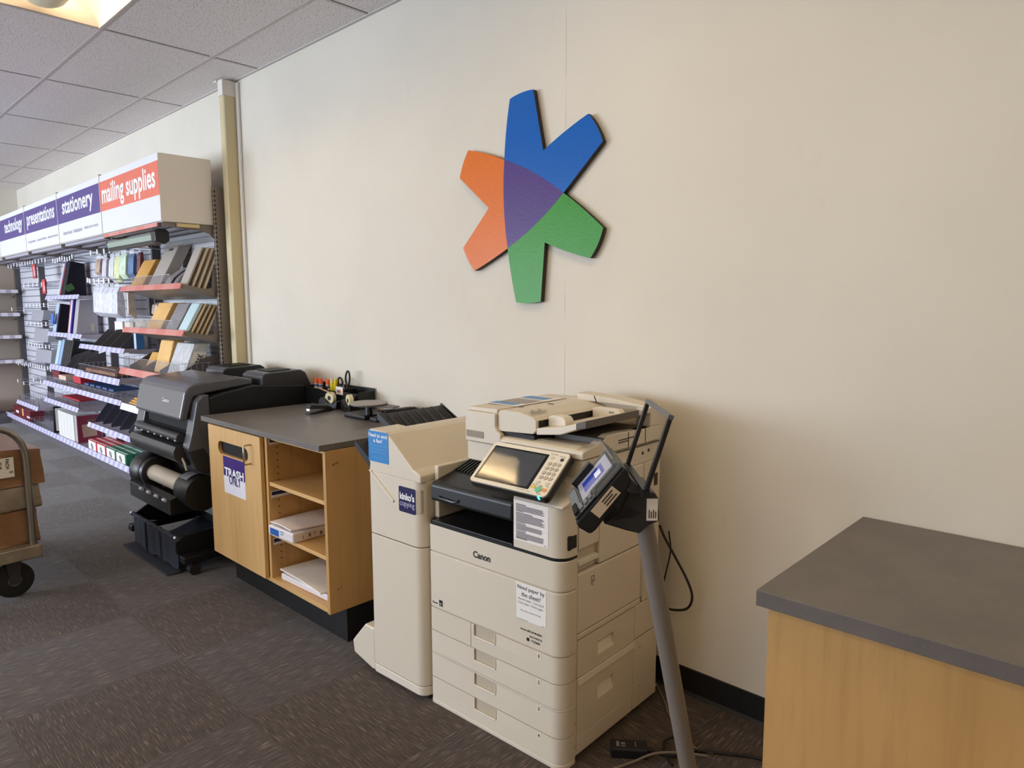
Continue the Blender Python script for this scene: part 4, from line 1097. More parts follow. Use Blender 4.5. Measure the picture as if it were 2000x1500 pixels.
# cloth basket between the feet
MB().prism([(-0.85, 0.16), (-0.86, 0.20), (-0.80, 0.235), (-0.66, 0.30), (-0.50, 0.30), (-0.49, 0.12), (-0.70, 0.12)], 'yz', -4.6, -4.585).build('basket_arm', BLACK, t, bevel=0.003)
MB().prism([(-0.88, 0.12), (-0.88, 0.19), (-0.84, 0.21), (-0.5, 0.235), (-0.45, 0.2), (-0.45, 0.115), (-0.80, 0.105)], 'yz', -3.9, -3.885).build('basket_arm', BLACK, t, bevel=0.003)
NAVYC = mat('navy black cloth', (42, 46, 60), 0.8, bump=(900, 0.2))
bk = MB()
def bas(u, v):
    x = -4.57 + 0.675 * u
    if v < 0.35: y = -0.872 + 0.02 * math.sin(40 * u) * 0.12; z = 0.205 - (0.205 - 0.025) * v / 0.35
    else:
        w = (v - 0.35) / 0.65
        y = -0.872 + 0.42 * w; z = 0.025 + 0.10 * w ** 2.2 - 0.0 * math.sin(PI * w)
    z += 0.006 * math.sin(26 * u) * (1 - v) + 0.004 * math.sin(9 * u + 5 * v)
    return (x, y + 0.006 * math.sin(15 * u) * (1 - v), max(z, 0.018))
bk.grid(bas, 40, 26)
b_ = bk.build('basket_cloth', NAVYC, t, smooth=True, solid=0.002)
MB().tube([(-4.58 + 0.69 * k / 24, -0.872 + 0.003 * math.sin(k * 2.2), 0.206 + 0.003 * math.sin(k * 1.7)) for k in range(25)], 0.012, 8).build('basket_rod', NAVYC, b_, smooth=True)
for x in (-4.585, -3.893): MB().cyl((x - 0.012, -0.872, 0.206), (x + 0.012, -0.872, 0.206), 0.014, n=14).build('rod_end', CHROME, b_, smooth=True)
for x in (-4.36, -4.13): MB().box(x, x + 0.012, -0.8835, -0.879, 0.03, 0.2).build('strap', mat('navy strap', (34, 38, 52), 0.8), b_)
MB().box(-4.62, -3.9, -0.93, -0.85, 0.006, 0.014).build('cloth_hem', NAVYC, b_, bevel=0.003)
o = MB().rings([((-4.468, HY - 0.01, HZ), 0.05), ((-3.992, HY - 0.01, HZ), 0.05)], 32).build('paper_roll', mat('glossy cream roll', (224, 216, 200), 0.22), None, smooth=True)
tag(o, 'cream paper roll loaded in the holder of the large black printer', 'paper roll')

# ------------------------------------------------------------------ maple and laminate counter at the right
t = thing('service_counter', 'maple counter with a dark grey top at the right of the picture', 'counter', (0, 0, 0))
MB().box(-0.638, 1.3, -0.735, -0.03, 0.0, 0.779).build('cabinet_panel', MAPLED, t, bevel=0.001)
MB().box(-0.655, 1.35, -0.768, -0.004, 0.783, 0.821).build('countertop', LAM, t, bevel=0.0015)
MB().box(-0.63, 1.3, -0.728, -0.04, 0.777, 0.784).build('top_batten', BLACKM, t)
# ------------------------------------------------------------------ copier (local frame: x from the right edge, y from the front face)
CLOC, CROT = (-1.297, -0.690, 0.0), R(1.8)
t = thing('copier', 'putty coloured office copier with control panel and four paper drawers', 'copier', CLOC, CROT)
cop = t
LX, RX = -0.617, 0.0
def fprof(x0=LX, x1=RX, yb=0.07, r=0.045, rl=0.012, y0=0.0):
    pts = [(x0, yb), (x0, y0 + rl)]
    if rl: pts += [(x0 + rl - rl * math.cos(R(a)), y0 + rl - rl * math.sin(R(a))) for a in (30, 60, 90)]
    pts += [(x1 - r + r * math.sin(R(a)), y0 + r - r * math.cos(R(a))) for a in range(0, 91, 6)]
    pts += [(x1, yb)]
    return pts
m = MB()
m.box(LX + 0.006, -0.042, 0.068, 0.572, 0.022, 0.694)
m.build('body', CREAM, t)
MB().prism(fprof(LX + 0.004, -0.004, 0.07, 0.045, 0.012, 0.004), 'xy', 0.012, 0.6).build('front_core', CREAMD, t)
MB().prism(fprof(LX - 0.001, 0.001, 0.07), 'xy', 0.0, 0.017).build('base_skirt', CREAM, t, bevel=0.003, smooth=True)
top = MB().prism(fprof(), 'xy', 0.592, 0.690).build('upper_front_cover', CREAM, t, bevel=0.003, smooth=True)
letter(top, (-0.388, 0, 0.619), *FX, [('Canon', 0, 0, 0.082, 0.024, 0.03)], BLACKINK, 'logo_lettering')
fd = MB().prism(fprof(), 'xy', 0.379, 0.588).build('front_door', CREAM, t, bevel=0.003, smooth=True)
letter(fd, (-0.172, 0, 0.4), *FX, [('imageRUNNER', 0, 0.027, 0.09, 0.009, 0.02), ('ADVANCE', 0.037, 0.013, 0.053, 0.007, 0.01), ('C5560i', 0.045, -0.001, 0.036, 0.008, 0.02), (None, 0.026, -0.002, 0.011, 0.011, 0)], BLACKINK, 'model_lettering')
board(fd, 'energy_mark', (-0.566, 0, 0.39), *FX, 0.019, 0.024, BLACKINK, 0.0005)
letter(fd, (-0.566, -0.0005, 0.39), *FX, [('star', 0.003, 0.008, 0.013, 0.006, 0.0), (None, 0.001, 0.0015, 0.017, 0.0012, 0)], WHITE, 'energy_mark_lettering')
letter(fd, (-0.6, 0, 0.394), *FX, [(None, 0, 0, 0.004, 0.008, 0), (None, 0.007, 0, 0.008, 0.005, 0), (None, 0.018, 0.001, 0.008, 0.005, 0)], BLACKINK, 'model_lettering')
# sheet sign on the door
s = board(fd, 'paper_sign', (-0.19, 0, 0.463), *FX, 0.124, 0.124, mat('sign white', (236, 232, 226), 0.4), 0.0008)
letter(fd, (-0.19, -0.0008, 0.463), *FX, [('Need paper by', 0.006, 0.099, 0.112, 0.017, 0.0), ('the sheet?', 0.022, 0.08, 0.08, 0.015, 0.0)], NAVYINK, 'sign_lettering')
letter(fd, (-0.19, -0.0008, 0.463), *FX, [('- Resume paper - Card stock', 0.004, 0.065, 0.112, 0.009, 0.0), ('- Color paper - Printer paper', 0.004, 0.052, 0.11, 0.009, 0.0), ('Ask a team member for help', 0.018, 0.029, 0.085, 0.007, 0.0), (None, 0.002, 0.001, 0.05, 0.0012, 0), (None, 0.106, 0.002, 0.014, 0.002, 0)], GREYINK, 'sign_lettering')

def drawer(z0, z1, num, xl=LX):
    hx0, hx1, hh = -0.388, -0.286, 0.042
    m = MB()
    if xl > LX: m.prism(fprof(xl, RX, 0.07, 0.045, 0.0), 'xy', z0, z1 - hh)
    else: m.prism(fprof(), 'xy', z0, z1 - hh)
    m.prism(fprof(hx1, RX, 0.07, 0.045, 0.002), 'xy', z1 - hh, z1)
    if xl > LX: m.box(xl, hx0, 0, 0.07, z1 - hh, z1)
    else: m.prism([(LX, 0.07), (LX, 0.012), (LX + 0.0016, 0.006), (LX + 0.006, 0.0016), (LX + 0.012, 0), (hx0, 0), (hx0, 0.07)], 'xy', z1 - hh, z1)
    d = m.build('drawer', CREAM, t, smooth=True)
    g = MB()
    g.prism([(0.002, z1 - hh), (0.045, z1 - hh + 0.012), (0.055, z1), (0.066, z1), (0.06, z1 - hh)], 'yz', hx0 + 0.001, hx1 - 0.001)
    g.build('handle', CREAMD, d)
    rim = MB()
    rim.tube([(hx0, -0.0006, z1 - 0.002), (hx0, -0.0006, z1 - hh + 0.004), (hx0 + 0.004, -0.0006, z1 - hh), (hx1 - 0.004, -0.0006, z1 - hh), (hx1, -0.0006, z1 - hh + 0.004), (hx1, -0.0006, z1 - 0.002)], 0.0022, 6)
    rim.build('handle_rim', CREAM2, d)
    board(d, 'number_tab', (-0.103, 0, z1 - 0.026), *FX, 0.016, 0.024, CREAM2, 0.0005)
    letter(d, (-0.103, -0.0005, z1 - 0.026), *FX, [(num, 0.0065 if num == '1' else 0.005, 0.006, 0.003 if num == '1' else 0.006, 0.012, 0.015)], BLACKINK, 'number_lettering')
drawer(0.290, 0.376, '1', -0.402)
MB().prism([(LX, 0.07), (LX, 0.012), (LX + 0.0016, 0.006), (LX + 0.006, 0.0016), (LX + 0.012, 0), (-0.405, 0), (-0.405, 0.07)], 'xy', 0.290, 0.376).build('blank_front', CREAM, t)
drawer(0.205, 0.287, '2'); drawer(0.108, 0.197, '3'); drawer(0.019, 0.105, '4')
MB().prism(fprof(LX - 0.001, 0.001, 0.07), 'xy', 0.1985, 0.203).build('cassette_ledge', CREAM2, t)

# right side: covers separated by shut lines
XS = 0.0
def side(name, rects, m=CREAM, x0=-0.035, bevel=0.0025):
    mb = MB()
    for y0, y1, z0, z1 in rects: mb.box(x0, XS, y0, y1, z0, z1)
    return mb.build(name, m, t, bevel=bevel)
side('front_pillar', [(0.066, 0.0765, 0.025, 0.285), (0.066, 0.0765, 0.29, 0.69)])
side('paper_door', [(0.079, 0.456, 0.436, 0.633)], bevel=0.004)
side('side_panel', [(0.460, 0.466, 0.436, 0.69), (0.079, 0.456, 0.416, 0.4335)])
def pull_panel(z0, z1, y1, hz0, hz1, hy0=0.192, hy1=0.288):
    mb = MB()
    mb.box(-0.035, XS, 0.079, hy0, z0, z1); mb.box(-0.035, XS, hy1, y1, z0, z1)
    mb.box(-0.035, XS, hy0, hy1, z0, hz0); mb.box(-0.035, XS, hy0, hy1, hz1, z1)
    p = mb.build('side_drawer', CREAM, t)
    g = MB().prism([(-0.035, hz0), (-0.001, hz0), (-0.001, hz0 + 0.003), (-0.014, hz1 - 0.02), (-0.03, hz1 - 0.014), (-0.03, hz1 - 0.004), (-0.001, hz1 - 0.006), (-0.001, hz1), (-0.035, hz1)], 'xz', hy0, hy1)
    g.build('handle', CREAM2, p)
pull_panel(0.288, 0.412, 0.417, 0.322, 0.376)
pull_panel(0.086, 0.262, 0.412, 0.168, 0.226)
MB().prism([(-0.012, 0.264), (0.006, 0.264), (0.004, 0.284), (-0.012, 0.284)], 'xz', 0.079, 0.417).build('side_ledge', CREAM2, t)
side('rear_cover', [(0.421, 0.577, 0.29, 0.412), (0.470, 0.577, 0.416, 0.925)])
side('rear_foot_cover', [(0.416, 0.578, 0.024, 0.284), (0.079, 0.412, 0.024, 0.083)])
side('upper_door', [(0.079, 0.466, 0.79, 0.925)], bevel=0.004)
side('feed_cover', [(0.195, 0.466, 0.637, 0.786)], bevel=0.004)
g = MB()
g.box(-0.03, -0.014, 0.079, 0.192, 0.637, 0.786)
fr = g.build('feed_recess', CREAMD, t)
MB().prism([(-0.014, 0.655), (0.0, 0.66), (0.0, 0.672), (-0.014, 0.676)], 'xz', 0.082, 0.19).build('recess_grip', CREAM2, fr)
MB().prism([(-0.014, 0.70), (0.0, 0.715), (0.0, 0.783), (-0.014, 0.783)], 'xz', 0.082, 0.19).build('recess_hood', CREAM, fr)
letter(t, (0, 0.15, 0.578), *SX, [(None, 0.0, 0.0, 0.002, 0.03, 0), (None, 0.0, 0.028, 0.018, 0.002, 0), (None, 0.016, 0.008, 0.002, 0.022, 0), (None, 0.004, 0.012, 0.01, 0.002, 0), (None, 0.008, -0.004, 0.002, 0.018, 0)], BLACKINK, 'paper_icon')
sc_ = MB()
for y, z in ((0.05, 0.14), (0.05, 0.06), (0.44, 0.25), (0.44, 0.10), (0.56, 0.05)):
    sc_.cyl((-0.0005, y + 0.02, z), (0.0008, y + 0.02, z), 0.005, n=10)
sc_.build('screw_hole', CREAMD, t)
vt = MB()
for k in range(9): vt.box(-0.001, 0.0008, 0.535 + 0.003 * k, 0.5362 + 0.003 * k, 0.83, 0.875)
vt.build('vent_slot', BLACKINK, t)

# upper front: notice column on the right, black output trays on the left
nc = MB()
nc.prism(fprof(-0.204, RX, 0.075, 0.05, 0.004), 'xy', 0.700, 0.862)
ncol = nc.build('notice_column', CREAM, t, bevel=0.004, smooth=True)
MB().prism([(0.0, 0.8625), (0.004, 0.868), (0.06, 0.885), (0.075, 0.93), (0.12, 0.935), (0.12, 0.8625)], 'yz', -0.204, -0.003).build('column_top', CREAM, ncol, bevel=0.005)
MB().box(-0.2045, -0.042, 0.07, 0.57, 0.700, 0.93).build('inner_body', CREAM, ncol)
MB().prism(fprof(LX + 0.003, -0.001, 0.075, 0.05), 'xy', 0.6905, 0.699).build('black_seam', BLACK, t)
g = MB().box(-0.045, 0.0008, 0.028, 0.0745, 0.722, 0.772)
g.build('side_grip', BLACKM, t, bevel=0.006)
s = board(ncol, 'notice_sheet', (-0.2, 0, 0.727), *FX, 0.142, 0.131, mat('notice white', (240, 232, 226), 0.5), 0.0008)
rows = []; random.seed(3)
zz = 0.118
for para, n in ((0, 6), (1, 8), (2, 5), (3, 6)):
    rows.append((None, 0.01, zz, 0.042 if para != 1 else 0.07, 0.0026, 0)); zz -= 0.0042
    for k in range(n):
        rows.append((None, 0.01, zz, 0.118 - (0.03 + 0.05 * random.random()) * (k == n - 1) - 0.012 * random.random(), 0.0021, 0)); zz -= 0.0037
    zz -= 0.0022
rows += [(None, 0.01, 0.009, 0.045, 0.0016, 0), (None, 0.126, 0.004, 0.01, 0.0016, 0)]
letter(ncol, (-0.2, -0.0008, 0.727), *FX, rows, mat('notice ink', (70, 62, 78), 0.6), 'notice_print')
tr = MB()
tr.prism([(LX + 0.003, 0.02), (LX + 0.008, 0.004), (LX + 0.025, -0.002), (-0.205, -0.002), (-0.205, 0.30), (LX + 0.003, 0.30)], 'xy', 0.699, 0.708)
ot = tr.build('output_tray', BLACK, t, bevel=0.002)
MB().prism([(0.03, 0.708), (0.3, 0.735), (0.3, 0.708)], 'yz', -0.55, -0.205).build('tray_slope', BLACK, ot)
MB().box(LX + 0.004, -0.204, 0.3, 0.57, 0.699, 0.89).build('tray_back', BLACKM, t)
MB().box(LX + 0.003, LX + 0.024, 0.03, 0.32, 0.708, 0.90).build('left_pillar', CREAM, t, bevel=0.004)
lid = MB().prism([(-0.004, 0.783), (-0.008, 0.79), (-0.006, 0.838), (0.002, 0.850), (0.10, 0.872), (0.26, 0.925), (0.32, 0.925), (0.32, 0.80), (0.06, 0.779)], 'yz', LX + 0.024, -0.205)
lo = lid.build('upper_tray', BLACK, t, bevel=0.004)
MB().tube([(-0.545, -0.009, 0.806), (-0.54, -0.014, 0.802), (-0.47, -0.016, 0.8), (-0.455, -0.014, 0.803), (-0.45, -0.008, 0.808)], 0.004, 6).build('tray_grip', GREYD, lo, smooth=True)
rb = MB()
for k in range(9):
    x = LX + 0.035 + 0.016 * k
    rb.prism([(0.10, 0.873), (0.26, 0.926), (0.26, 0.931), (0.10, 0.878)], 'yz', x, x + 0.007)
rb.build('tray_rib', BLACK, lo)
MB().box(LX + 0.006, -0.042, 0.32, 0.572, 0.694, 0.93).build('rear_body', CREAM, t)

# scanner and document feeder
sb = MB().box(-0.522, -0.004, 0.11, 0.575, 0.925, 0.993)
scn = sb.build('scanner_base', CREAM, t, bevel=0.004)
pl = MB()
pl.prism([(-0.522, 0.996), (-0.522, 1.105), (-0.375, 1.105), (-0.375, 1.06), (-0.365, 1.045), (-0.35, 1.036), (-0.35, 0.996)], 'xz', 0.1, 0.5)
pl.prism([(0.1, 0.996), (0.1, 1.018), (0.11, 1.026), (0.14, 1.034), (0.2, 1.03), (0.2, 0.996)], 'yz', -0.352, -0.03)
pl.prism([(0.1, 0.996), (0.1, 1.018), (0.108, 1.024), (0.18, 1.034), (0.22, 1.05), (0.25, 1.058), (0.31, 1.057), (0.42, 1.05), (0.578, 1.05), (0.578, 0.996)], 'yz', -0.034, -0.001)
pl.box(-0.352, -0.03, 0.2, 0.578, 0.996, 1.012)
pf = pl.build('scanner_platform', CREAM, t, bevel=0.004)
MB().box(-0.350, -0.034, 0.165, 0.5, 1.012, 1.028).build('eject_tray', mat('grey eject tray', (96, 90, 84), 0.5), pf)
pk = MB().box(-0.515, -0.43, 0.0988, 0.104, 1.012, 1.036)
pk.build('painted_hand_recess', mat('shaded hand recess plastic', (142, 130, 112), 0.5), pf)  # flat patch; the recess's shade is put into its darker colour
rc = MB()
rc.box(-0.06, -0.001, 0.505, 0.578, 1.05, 1.122); rc.box(-0.36, -0.06, 0.52, 0.578, 1.012, 1.118)
rc.prism([(-0.32, 1.118), (-0.32, 1.146), (-0.16, 1.138), (-0.02, 1.122), (-0.02, 1.115)], 'xz', 0.50, 0.578)
rc.build('hinge_cover', CREAM, pf, bevel=0.004)
sp = MB()
for y0, y1, z in ((0.29, 0.58, 0.991), (0.3, 0.4, 1.03), (0.3, 0.36, 1.022)): sp.box(-0.0015, 0.0006, y0, y1, z - 0.0015, z + 0.0015)
for y in (0.36, 0.47): sp.box(-0.0015, 0.0006, y, y + 0.002, 1.0, 1.05)
sp.build('shut_line', BLACKINK, pf)
for y, z in ((0.46, 0.962), (0.5, 0.966)): MB().cyl((-0.004, y, z), (-0.002, y, z), 0.006, n=12).build('side_button', GREYD, pf)
# feeder: cover block, mouth, trays and guides
ad = MB()
ad.prism([(-0.372, 1.045), (-0.372, 1.108), (-0.36, 1.12), (-0.27, 1.12), (-0.212, 1.108), (-0.2, 1.098), (-0.2, 1.064), (-0.215, 1.052)], 'xz', 0.112, 0.5)
af = ad.build('document_feeder', CREAM, t, bevel=0.003)
ct = MB().prism([(-0.52, 1.105), (-0.518, 1.118), (-0.375, 1.121), (-0.375, 1.105)], 'xz', 0.112, 0.575)
ct.build('feeder_back_cover', CREAM, af, bevel=0.003)
MB().prism([(-0.375, 1.10), (-0.375, 1.122), (-0.28, 1.122), (-0.205, 1.105), (-0.205, 1.08)], 'xz', 0.5, 0.577).build('feeder_rear_block', CREAM, af, bevel=0.003)
MB().box(-0.2005, -0.1985, 0.125, 0.5, 1.074, 1.097).build('feeder_mouth', BLACKM, af)
MB().box(-0.36, -0.215, 0.12, 0.4, 1.032, 1.046).build('feeder_underside', BLACKM, af)
it = MB()
it.prism([(-0.199, 1.052), (-0.199, 1.074), (-0.1, 1.088), (-0.02, 1.112), (0.002, 1.118), (0.002, 1.1), (-0.03, 1.09), (-0.1, 1.064)], 'xz', 0.112, 0.5)
itr = it.build('input_tray', CREAM2, af, bevel=0.003)
MB().prism([(-0.036, 1.088), (-0.036, 1.1095), (0.0045, 1.122), (0.0045, 1.096)], 'xz', 0.109, 0.42).build('tray_extension', mat('smoky grey tray', (92, 84, 76), 0.3), itr, bevel=0.003)
MB().box(-0.19, -0.002, 0.2, 0.5, 1.03, 1.05).build('tray_underside', mat('grey eject tray', (96, 90, 84), 0.5), itr)
for y, w, a, b in ((0.165, 0.045, -0.192, -0.118), (0.42, 0.03, -0.192, -0.07)):
    MB().prism([(a, 1.075), (a, 1.108), (a + 0.02, 1.114), (b - 0.01, 1.112), (b, 1.1), (b, 1.078)], 'xz', y, y + w).build('paper_guide', CREAM2, itr, bevel=0.004)
letter(itr, (-0.12, 0.42, 1.09), *FX, [('A4/A', 0, 0.006, 0.022, 0.008, 0.0)], BLACKINK, 'guide_lettering')
MB().tube([(-0.215, 0.48, 1.12), (-0.226, 0.48, 1.143)], 0.002, 6).build('wire_stop', BLACKINK, af)
BLUE = mat('bright blue sticker', (42, 128, 196), 0.35)
def flat(name, x, y, w, h, rz, m, z=1.1215):
    return board(af, name, (x, y, z), (math.cos(rz), math.sin(rz), 0), (-math.sin(rz), math.cos(rz), 0), w, h, m, 0.0006)
flat('instruction_sheet', -0.515, 0.2, 0.15, 0.27, 0, mat('notice white', (240, 232, 226), 0.5))
flat('blue_sticker', -0.51, 0.215, 0.115, 0.045, 0, BLUE, 1.1222)
flat('blue_sticker', -0.51, 0.39, 0.115, 0.06, 0, BLUE, 1.1222)
letter(af, (-0.51, 0.265, 1.1222), *TX, [(None, 0.004, 0.012 * k, 0.13, 0.004, 0) for k in range(9)], GREYINK, 'sheet_print')
letter(af, (-0.225, 0.13, 1.112), (0, 1, 0), (-0.96, 0, 0.25), [(None, 0.012 * k, 0.004, 0.006, 0.016 + 0.008 * (k % 3), 0) for k in range(7)], GREYINK, 'feeder_icon', 0.004)
flat('dark_mark', -0.36, 0.2, 0.016, 0.02, 0, GREYD)
flat('dark_mark', -0.33, 0.33, 0.03, 0.008, 0, GREYD)

# tilted control panel with screen and keypad
p0 = Vector((-0.354, -0.05, 0.906)); pu = Vector((1, 0, 0)); pv = (Vector((-0.354, 0.082, 1.016)) - p0).normalized(); pn = pu.cross(pv)
PW, PH = 0.322, 0.170
def PM(lift=0.0): 
    o = p0 + pn * lift
    return Matrix(((pu.x, pv.x, pn.x, o.x), (pu.y, pv.y, pn.y, o.y), (pu.z, pv.z, pn.z, o.z), (0, 0, 0, 1)))
def rrect(x0, y0, x1, y1, r, n=4):
    out = []
    for cx, cy, a0 in ((x1 - r, y1 - r, 0), (x0 + r, y1 - r, 90), (x0 + r, y0 + r, 180), (x1 - r, y0 + r, 270)):
        out += [(cx + r * math.cos(R(a0 + 90 * k / n)), cy + r * math.sin(R(a0 + 90 * k / n))) for k in range(n + 1)]
    return out
cp = MB().prism(rrect(-0.003, -0.004, PW + 0.004, PH + 0.003, 0.014), 'xy', -0.03, -0.0045).build('control_panel', BLACK, t, bevel=0.004, M=PM())
MB().prism(rrect(0, 0, PW, PH, 0.012), 'xy', -0.0045, 0.0).build('panel_face', mat('cream panel face', (226, 218, 200), 0.38), cp, M=PM())
MB().prism([(-0.02, 0.90), (0.06, 0.94), (0.10, 0.985), (0.10, 0.9)], 'yz', -0.28, -0.12).build('panel_bracket', CREAMD, t)
MB().prism(rrect(0.012, 0.014, 0.247, 0.155, 0.004), 'xy', 0.0, 0.0006).build('screen_bezel', mat('glossy black bezel', (22, 24, 28), 0.12), cp, M=PM())
MB().prism(rrect(0.021, 0.021, 0.236, 0.148, 0.002), 'xy', 0.0006, 0.001).build('screen', mat('grey glossy screen', (62, 66, 72), 0.06, spec=1.0, coat=0.6), cp, M=PM())
kx = 0.266
keys = MB(); lab = []
for r in range(4):
    for c in range(3):
        x, y = kx + 0.0185 * c - 0.0, 0.122 - 0.0185 * r
        keys.prism([(x + 0.007 * math.cos(2 * PI * k / 14), y + 0.0062 * math.sin(2 * PI * k / 14)) for k in range(14)], 'xy', 0.0, 0.0018)
        q_ = '123456789*0#'[r * 3 + c]; lab.append((q_, x - (0.0008 if q_ == '1' else 0.002), y - 0.0035, 0.0018 if q_ == '1' else 0.004, 0.007, 0.0))
for x, y in ((0.264, 0.144), (0.267, 0.046), (0.303, 0.046)):
    keys.prism([(x + 0.007 * math.cos(2 * PI * k / 14), y + 0.0062 * math.sin(2 * PI * k / 14)) for k in range(14)], 'xy', 0.0, 0.0018)
keys.build('key', mat('cream key', (206, 196, 176), 0.4), cp, M=PM())
kr = MB()
for r in range(4):
    for c in range(3):
        x, y = kx + 0.0185 * c, 0.122 - 0.0185 * r
        kr.tube([(x + 0.0074 * math.cos(2 * PI * k / 14), y + 0.0066 * math.sin(2 * PI * k / 14), 0.0008) for k in range(14)], 0.0006, 4, True)
kr.build('key_ring', mat('brown key ring', (120, 104, 84), 0.5), cp, M=PM())
letter(cp, p0 + pn * 0.0018, pu, pv, lab, BLACKINK, 'key_lettering', 0.0003)
letter(cp, p0, pu, pv, [('Settings', 0.25, 0.156, 0.03, 0.006, 0.0), ('Energy', 0.288, 0.152, 0.022, 0.006, 0.0), ('Reset', 0.252, 0.034, 0.018, 0.006, 0.0), ('Start', 0.277, 0.033, 0.016, 0.006, 0), ('Stop', 0.303, 0.034, 0.013, 0.006, 0), ('Processing', 0.205, 0.006, 0.03, 0.005, 0), ('Error', 0.245, 0.005, 0.014, 0.005, 0), ('Power', 0.285, 0.005, 0.018, 0.005, 0)], mat('brown ink', (110, 96, 80), 0.6), 'panel_lettering', 0.0003)
MB().prism([(0.303 + 0.006 * math.cos(2 * PI * k / 14), 0.143 + 0.006 * math.sin(2 * PI * k / 14)) for k in range(14)], 'xy', 0.0, 0.002).build('power_key', GREYD, cp, M=PM())
MB().prism([(0.284 + 0.0115 * math.cos(2 * PI * k / 24), 0.021 + 0.0105 * math.sin(2 * PI * k / 24)) for k in range(24)], 'xy', 0.0, 0.003).build('start_key', mat('mint start key', (112, 196, 160), 0.35), cp, M=PM())
MB().prism(rrect(0.251, 0.022, 0.268, 0.031, 0.001), 'xy', 0.0, 0.002).build('reset_key', mat('amber key', (226, 190, 96), 0.35), cp, M=PM())
MB().prism(rrect(0.299, 0.017, 0.313, 0.029, 0.001), 'xy', 0.0, 0.002).build('stop_key', mat('orange key', (232, 150, 96), 0.35), cp, M=PM())
MB().box(0.296, 0.301, -0.006, -0.002, -0.012, 0.0006).build('power_light', mat('cyan power light', (60, 220, 220), 0.3, emit=((60, 230, 230), 3.0)), cp, M=PM())

# ------------------------------------------------------------------ finisher left of the copier (same local frame)
t = thing('finisher', 'putty finisher unit with a blue fax sticker left of the copier', 'finisher', CLOC, CROT)
FXL, FXR, FY = -0.928, -0.624, -0.028
m = MB()
low = []
r = 0.04
pr = [(FXL, 0.1), (FXL, FY + 0.006), (FXL + 0.006, FY)] + [(FXR - r + r * math.sin(R(a)), FY + r - r * math.cos(R(a))) for a in range(0, 91, 6)] + [(FXR, 0.1)]
MB().prism(pr, 'xy', 0.597, 0.842).build('front_cover', CREAM, t, bevel=0.002, smooth=True)
MB().prism(pr, 'xy', 0.058, 0.593).build('lower_cover', CREAM, t, bevel=0.002, smooth=True)
MB().prism(pr, 'xy', 0.02, 0.055).build('base_skirt', CREAM2, t, bevel=0.003)
# sloped head
prof = [(FXL, 0.84), (FXR, 0.84), (FXR, 0.868), (FXR - 0.018, 0.878), (-0.665, 0.886), (-0.805, 0.998), (-0.825, 1.005), (-0.92, 1.008), (FXL, 1.0), (FXL, 0.89), (FXL + 0.006, 0.872)]
MB().prism(prof, 'xz', FY, 0.115).build('head', CREAM, t, bevel=0.010, seg=3)
prof2 = [(-0.878, 0.02), (FXR, 0.02), (FXR, 0.868), (FXR - 0.016, 0.878), (-0.665, 0.884), (-0.80, 0.996), (-0.83, 1.004), (-0.878, 1.004)]
MB().prism(prof2, 'xz', 0.1, 0.53).build('rear_body', CREAM, t, bevel=0.005)
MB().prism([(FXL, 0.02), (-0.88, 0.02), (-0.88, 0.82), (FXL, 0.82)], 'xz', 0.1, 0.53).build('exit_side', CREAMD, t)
seam = MB(); seam.box(-0.80, FXR + 0.0, 0.118, 0.1195, 0.99, 0.9955)
bar = MB().prism([(-0.926, 0.846), (-0.916, 0.848), (-0.776, 0.752), (-0.78, 0.742)], 'xz', FY - 0.006, FY + 0.002).build('diagonal_rib', CREAM2, t, bevel=0.002)
st = board(t, 'fax_sticker', (-0.926, FY - 0.0003, 0.884), *FX, 0.122, 0.119, BLUE, 0.001)
letter(t, (-0.926, FY - 0.0013, 0.884), *FX, [('Need to send', 0.005, 0.096, 0.112, 0.015, 0.02), ('a fax?', 0.033, 0.076, 0.054, 0.015, 0.02)], WHITE, 'sticker_lettering')
letter(t, (-0.926, FY - 0.0013, 0.884), *FX, [('Now you can send, local', 0.012, 0.06, 0.1, 0.008, 0.0), ('and long distance fax', 0.016, 0.047, 0.09, 0.008, 0.0), ('with ease at any machine', 0.014, 0.034, 0.094, 0.008, 0.0), ('Ask a team member', 0.03, 0.014, 0.06, 0.006, 0.0)], mat('pale blue ink', (120, 180, 222), 0.5), 'sticker_lettering')
board(t, 'copying_sign', (-0.748, FY - 0.0003, 0.718), *FX, 0.094, 0.096, mat('navy sign', (36, 30, 78), 0.3), 0.001, 0.006)
letter(t, (-0.748, FY - 0.0013, 0.718), *FX, [("kinko's", 0.007, 0.047, 0.082, 0.028, 0.035)], WHITE, 'sign_lettering')
letter(t, (-0.748, FY - 0.0013, 0.718), *FX, [('copying', 0.007, 0.017, 0.082, 0.026, 0.0)], mat('lilac ink', (190, 188, 214), 0.5), 'sign_lettering')
g = MB().box(-0.652, -0.63, FY - 0.0, FY + 0.03, 0.724, 0.814)
g = MB().prism([(-0.653, FY - 0.001), (-0.634, FY + 0.008), (-0.626, FY + 0.03), (-0.653, FY + 0.03)], 'xy', 0.724, 0.814)
g.build('grip_recess', CREAMD, t, bevel=0.003)
MB().prism([(-1.07, 0.05), (-1.078, 0.1), (-1.062, 0.118), (-0.99, 0.196), (-0.928, 0.196), (-0.928, 0.02), (-0.95, 0.02)], 'xz', FY + 0.004, 0.12).build('outrigger', CREAM, t, bevel=0.006)
MB().cyl((-0.99, 0.03, 0.022), (-0.99, 0.055, 0.022), 0.02, n=16).build('caster', RUBBER, t)
for x in (-0.9, -0.65):
    for y in (0.02, 0.48):
        MB().cyl((x, y, 0.0), (x, y, 0.022), 0.016, n=14).build('levelling_foot', RUBBER, t)
